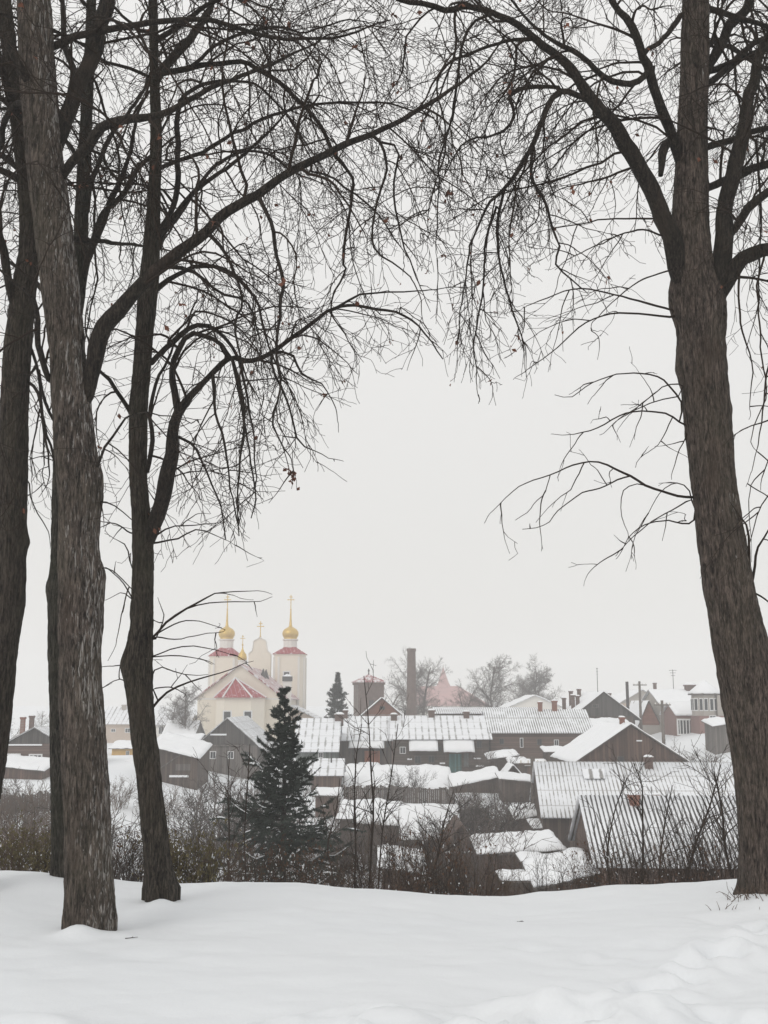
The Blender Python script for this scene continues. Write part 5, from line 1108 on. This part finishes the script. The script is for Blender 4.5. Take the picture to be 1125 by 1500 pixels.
gard = [(20, 66, 1130, 'bare bush below the lean-to by the leftmost trunk'), (50, 60, 1140, 'bare bush under the brown house right of the lean-to'), (172, 46, 1176, 'bare bush on the snowy path between the left trunks'), (160, 70, 1130, 'bush halfway down the path left of the yellow house'),
        (300, 60, 1140, 'grey bush before the wall of the grey gable house'), (330, 52, 1150, 'bush just left of the tall spruce'), (352, 58, 1136, 'bush behind the left side of the tall spruce'),
        (520, 72, 1150, 'bush in front of the long garden shed, left end'), (560, 70, 1158, 'bush in front of the long garden shed, middle'), (640, 66, 1160, 'bush in front of the long garden shed, right end'), (672, 60, 1166, 'dense bush below the slanting shed'), (712, 58, 1158, 'dense bush right of slumped shed roof'),
        (735, 60, 1150, 'dense bush below the snowed coop'), (690, 54, 1178, 'brown bush above the boarded shed'), (765, 56, 1176, 'brown bush under the crooked lean-to'), (735, 50, 1196, 'brown bush behind the boarded shed roof'), (480, 60, 1166, 'bush at right foot of tall spruce'), (540, 52, 1196, 'bush below the half buried lean-to'),
        (610, 54, 1200, 'bush at the left front corner of slumped shed'), (575, 58, 1190, 'bush over the half buried lean-to, right end'), (530, 58, 1186, 'bush over the half buried lean-to, left end'), (690, 74, 1140, 'bush against the slanting shed wall'), (760, 70, 1150, 'bush right below the snowed coop end'), (795, 62, 1170, 'bush right of the crooked lean-to'), (635, 60, 1186, 'bush behind slumped shed ridge'), (600, 84, 1120, 'thin bush between timber row house and long garden shed'), (722, 90, 1098, 'thin bush by the teal door end of the timber row'), (236, 70, 1140, 'bush at left foot of the timber shed'), (12, 52, 1156, 'bush lowest at the left edge below the brown house'), (90, 60, 1140, 'bush behind the thickest left trunk'), (385, 66, 1130, 'bush behind the right side of the tall spruce'), (830, 48, 1240, 'bush left of the striped shed gable'), (1000, 70, 1104, 'bush between dark barn and pale barn ridge'),
        (1010, 78, 1092, 'snowy bush behind the pale slate barn ridge'), (1045, 80, 1090, 'bush behind the barn ridge nearest the right trunk'), (662, 47, 1200, 'rusty brown bush in front of rust gable shed'), (700, 46, 1206, 'rusty bush right of rust gable shed')]
for px, Y, top, lab in gard: put('far', px, Y, top, lab, 'bushes in the gardens', rs, 1.25)
for kd, lst in protos.items():
    for j, o in enumerate(lst):
        if (kd, j) not in used:
            for ch in list(o.children): bpy.data.objects.remove(ch)
            bpy.data.objects.remove(o)
# --- saplings: thin single stems rising behind the crest
def sapling(pts, Y, label, seed, dens=1.0):
    T = Tree(seed); T.droop = -.25; T.dens = dens
    base = at(pts[0][0], pts[0][1], Y); g0 = gz(base.x, Y); pts = [(a, b, c*.62) for a, b, c in pts]; Q = [(base.x, Y, g0-.2, pts[0][2]/2*mpp(1300, Y))]
    for px, py, w in pts:
        v = at(px, py, Y)
        if v.z > g0+.05: Q.append((v.x, Y, v.z, w/2*mpp(py, Y)))
    G = catmull(np.array(Q), 26); P, R = G[:, :3], np.maximum(G[:, 3], .003); T.t.add(P, R, 6)
    rg = T.rg
    for k in range(int(11*dens)):
        i = int(rg.uniform(.3, .95)*25); tan = unit(P[i+1 if i < 25 else i]-P[i-1]); side = unit(np.cross(tan, rg.normal(0, 1, 3)))
        q_ = strand(P[i], tan*.8+side*.6, rg.uniform(.25, .7), 8, -.4, .4, rg); r_ = np.linspace(R[i]*.55, .0022, 8); T.t.add(q_, r_, 4)
        for _ in range(4):
            j = rg.integers(1, 7); w = strand(q_[j], unit(q_[j+1]-q_[j])+rg.normal(0, .5, 3), rg.uniform(.08, .25), 5, -.2, .5, rg); T.t.add(w, np.linspace(.003, .0019, 5), 3)
    o = link('sapling', T.t.mesh('sapling'), M['shrubd'], None); base_z = g0
    o.data.transform(__import__('mathutils').Matrix.Translation((-base.x, -Y, -g0))); o.location = (base.x, Y, g0)
    tag(o, label, 'sapling', 'saplings on the slope')
for i, (pts, Y, lab, dn) in enumerate([
        ([(519, 1310, 5), (521, 1240, 5), (519, 1180, 4), (522, 1110, 3), (530, 1060, 2)], 13, 'thin dark sapling right of the tall spruce, left of a pair', 1), ([(541, 1310, 7), (544, 1240, 6), (547, 1190, 5), (543, 1120, 4), (540, 1060, 3), (533, 990, 2)], 13, 'tallest thin sapling crossing the timber cottage roof', 1.2),
        ([(554, 1310, 4), (560, 1220, 4), (574, 1130, 3), (583, 1060, 2)], 13.5, 'leaning sapling whose top reaches the timber row roof', 1), ([(333, 1310, 4), (336, 1230, 4), (334, 1160, 3), (336, 1110, 2)], 13.5, 'thin sapling left of the tall spruce', 1), ([(362, 1310, 4), (358, 1230, 3), (364, 1130, 3), (366, 1090, 2)], 13.5, 'thin straight sapling brushing the spruce on its left', .7),
        ([(940, 1310, 6), (942, 1250, 5), (941, 1180, 4), (940, 1150, 3), (928, 1118, 2)], 13, 'sapling crossing both slate roofs below the chimney', 1.2), ([(1003, 1310, 6), (1018, 1240, 5), (1040, 1180, 4), (1056, 1120, 2)], 13, 'leaning sapling left of the right trunk', 1.3), ([(1075, 1300, 7), (1062, 1240, 6), (1058, 1190, 5), (1046, 1130, 3)], 13, 'dark forked sapling touching the right trunk', 1.5),
        ([(895, 1310, 5), (890, 1250, 4), (900, 1190, 3), (918, 1140, 2)], 13, 'sapling left end of the striped roof', 1), ([(965, 1310, 5), (968, 1250, 4), (975, 1200, 3), (985, 1150, 2)], 13.3, 'sapling in the middle of the striped roof', 1), ([(488, 1290, 4), (480, 1240, 4), (492, 1190, 3), (498, 1140, 2)], 14, 'bent sapling just right of the spruce', .9), ([(620, 1310, 4), (640, 1260, 4), (652, 1200, 3), (664, 1160, 2)], 13.2, 'sapling bending over the slumped shed roof', 1)]):
    sapling(pts, Y, lab, 200+i, dn)
# ------------------------------------------------------------------ garden fences
def fence(pxa, Ya, pxb, Yb, hh, label):
    A, B = at(pxa, 1150, Ya), at(pxb, 1150, Yb); n = max(3, int((B-A).length/.14)); rg = random.Random(pxa)
    x0, y0 = A.x, A.y; g0 = gz(x0, y0); t = thing('board_fence', label, 'fence', (x0, y0, g0)); m = MB(); sn = MB(); pm = MB(); a = math.atan2(B.y-A.y, B.x-A.x)
    for i in range(n):
        u = i/(n-1); x, y = A.x+(B.x-A.x)*u, A.y+(B.y-A.y)*u; z = gz(x, y); h = hh*rg.uniform(.88, 1.05)
        m.box((x-x0, y-y0, z-g0+h/2-.15), (.13, .025, h+.3), a+rg.uniform(-.03, .03))
        if i % 12 == 0: pm.box((x-x0-math.sin(a)*-.08, y-y0+math.cos(a)*.08, z-g0+hh*.5-.1), (.12, .12, hh+.2), a)
    m.build('boards', M['fence'], t); pm.build('posts', M['pole'], t)
fence(505, 80, 665, 79, 1.15, 'dark board fence in front of the long garden shed')
fence(595, 66, 715, 70, 1.15, 'dark board fence behind the slumped shed')
fence(-30, 66, 78, 68, 1.1, 'board fence below the brown house at the left edge')
fence(705, 52, 800, 55, 1.15, 'grey board fence left of the pale slate barn')
def tuft(px, Y, label, seed, n, hgt):
    rg = np.random.default_rng(seed); t = Tubes(); P = at(px, 1300, Y); z = gz(P.x, Y)
    for k in range(n):
        q_ = strand(np.array([rg.normal(0, .09), rg.normal(0, .05), -.05]), np.array([rg.normal(0, .5), rg.normal(0, .3), 1]), hgt*rg.uniform(.5, 1.1), 7, rg.uniform(.5, 4), .8, rg); t.add(q_, np.linspace(.0042, .0016, 7), 3)
    tag(link('dry_sprouts', t.mesh('dry_sprouts'), M['shrub'], None, (P.x, Y, z)), label, 'sprouts')
tuft(1085, 9.5, 'dry sprouts poking from snow at left foot of the right trunk', 1, 24, .22)
tuft(1120, 9.35, 'dry sprouts at front of the right trunk foot', 2, 22, .2)
tuft(1068, 9.3, 'few bent stalks in the snow left of the right trunk', 3, 8, .16)
rg_ = np.random.default_rng(5)
for i, (px, Y, lab) in enumerate(((757, 9.4, 'short fallen twig on snow right of centre'), (185, 8.1, 'fallen twig beside the thickest trunk foot'))):
    P = at(px, 1330, Y); z = gz(P.x, Y); t = Tubes(); a = rg_.uniform(0, 6.28); q_ = strand(np.array([0, 0, .004]), np.array([math.cos(a), math.sin(a)*.6, .04]), rg_.uniform(.04, .10), 7, .1, .8, rg_); t.add(q_, np.linspace(.003, .0016, 7), 4)
    t.add(strand(q_[3], np.array([math.cos(a+.8), math.sin(a+.8), .12]), .03, 7, .3, .6, rg_), np.linspace(.003, .0015, 7), 4)
    tag(link('fallen_twig', t.mesh('fallen_twig'), M['twig'], None, (P.x, Y, z)), lab, 'twig', 'fallen twigs on the snow')
# ------------------------------------------------------------------ falling-snow haze
hz = MB().box((0, 385, 11.0), (1260, 840, 46)).build('haze', None); hz['kind'] = 'stuff'
hm = bpy.data.materials.new('snow_haze'); hm.use_nodes = True; hn = hm.node_tree; hn.nodes.clear()
ho = hn.nodes.new('ShaderNodeOutputMaterial'); pvn = hn.nodes.new('ShaderNodeVolumePrincipled')
pvn.inputs['Color'].default_value = (.97, .97, .97, 1); pvn.inputs['Density'].default_value = .0018; pvn.inputs['Anisotropy'].default_value = 0.0
hn.links.new(pvn.outputs[0], ho.inputs['Volume']); hz.data.materials.append(hm)
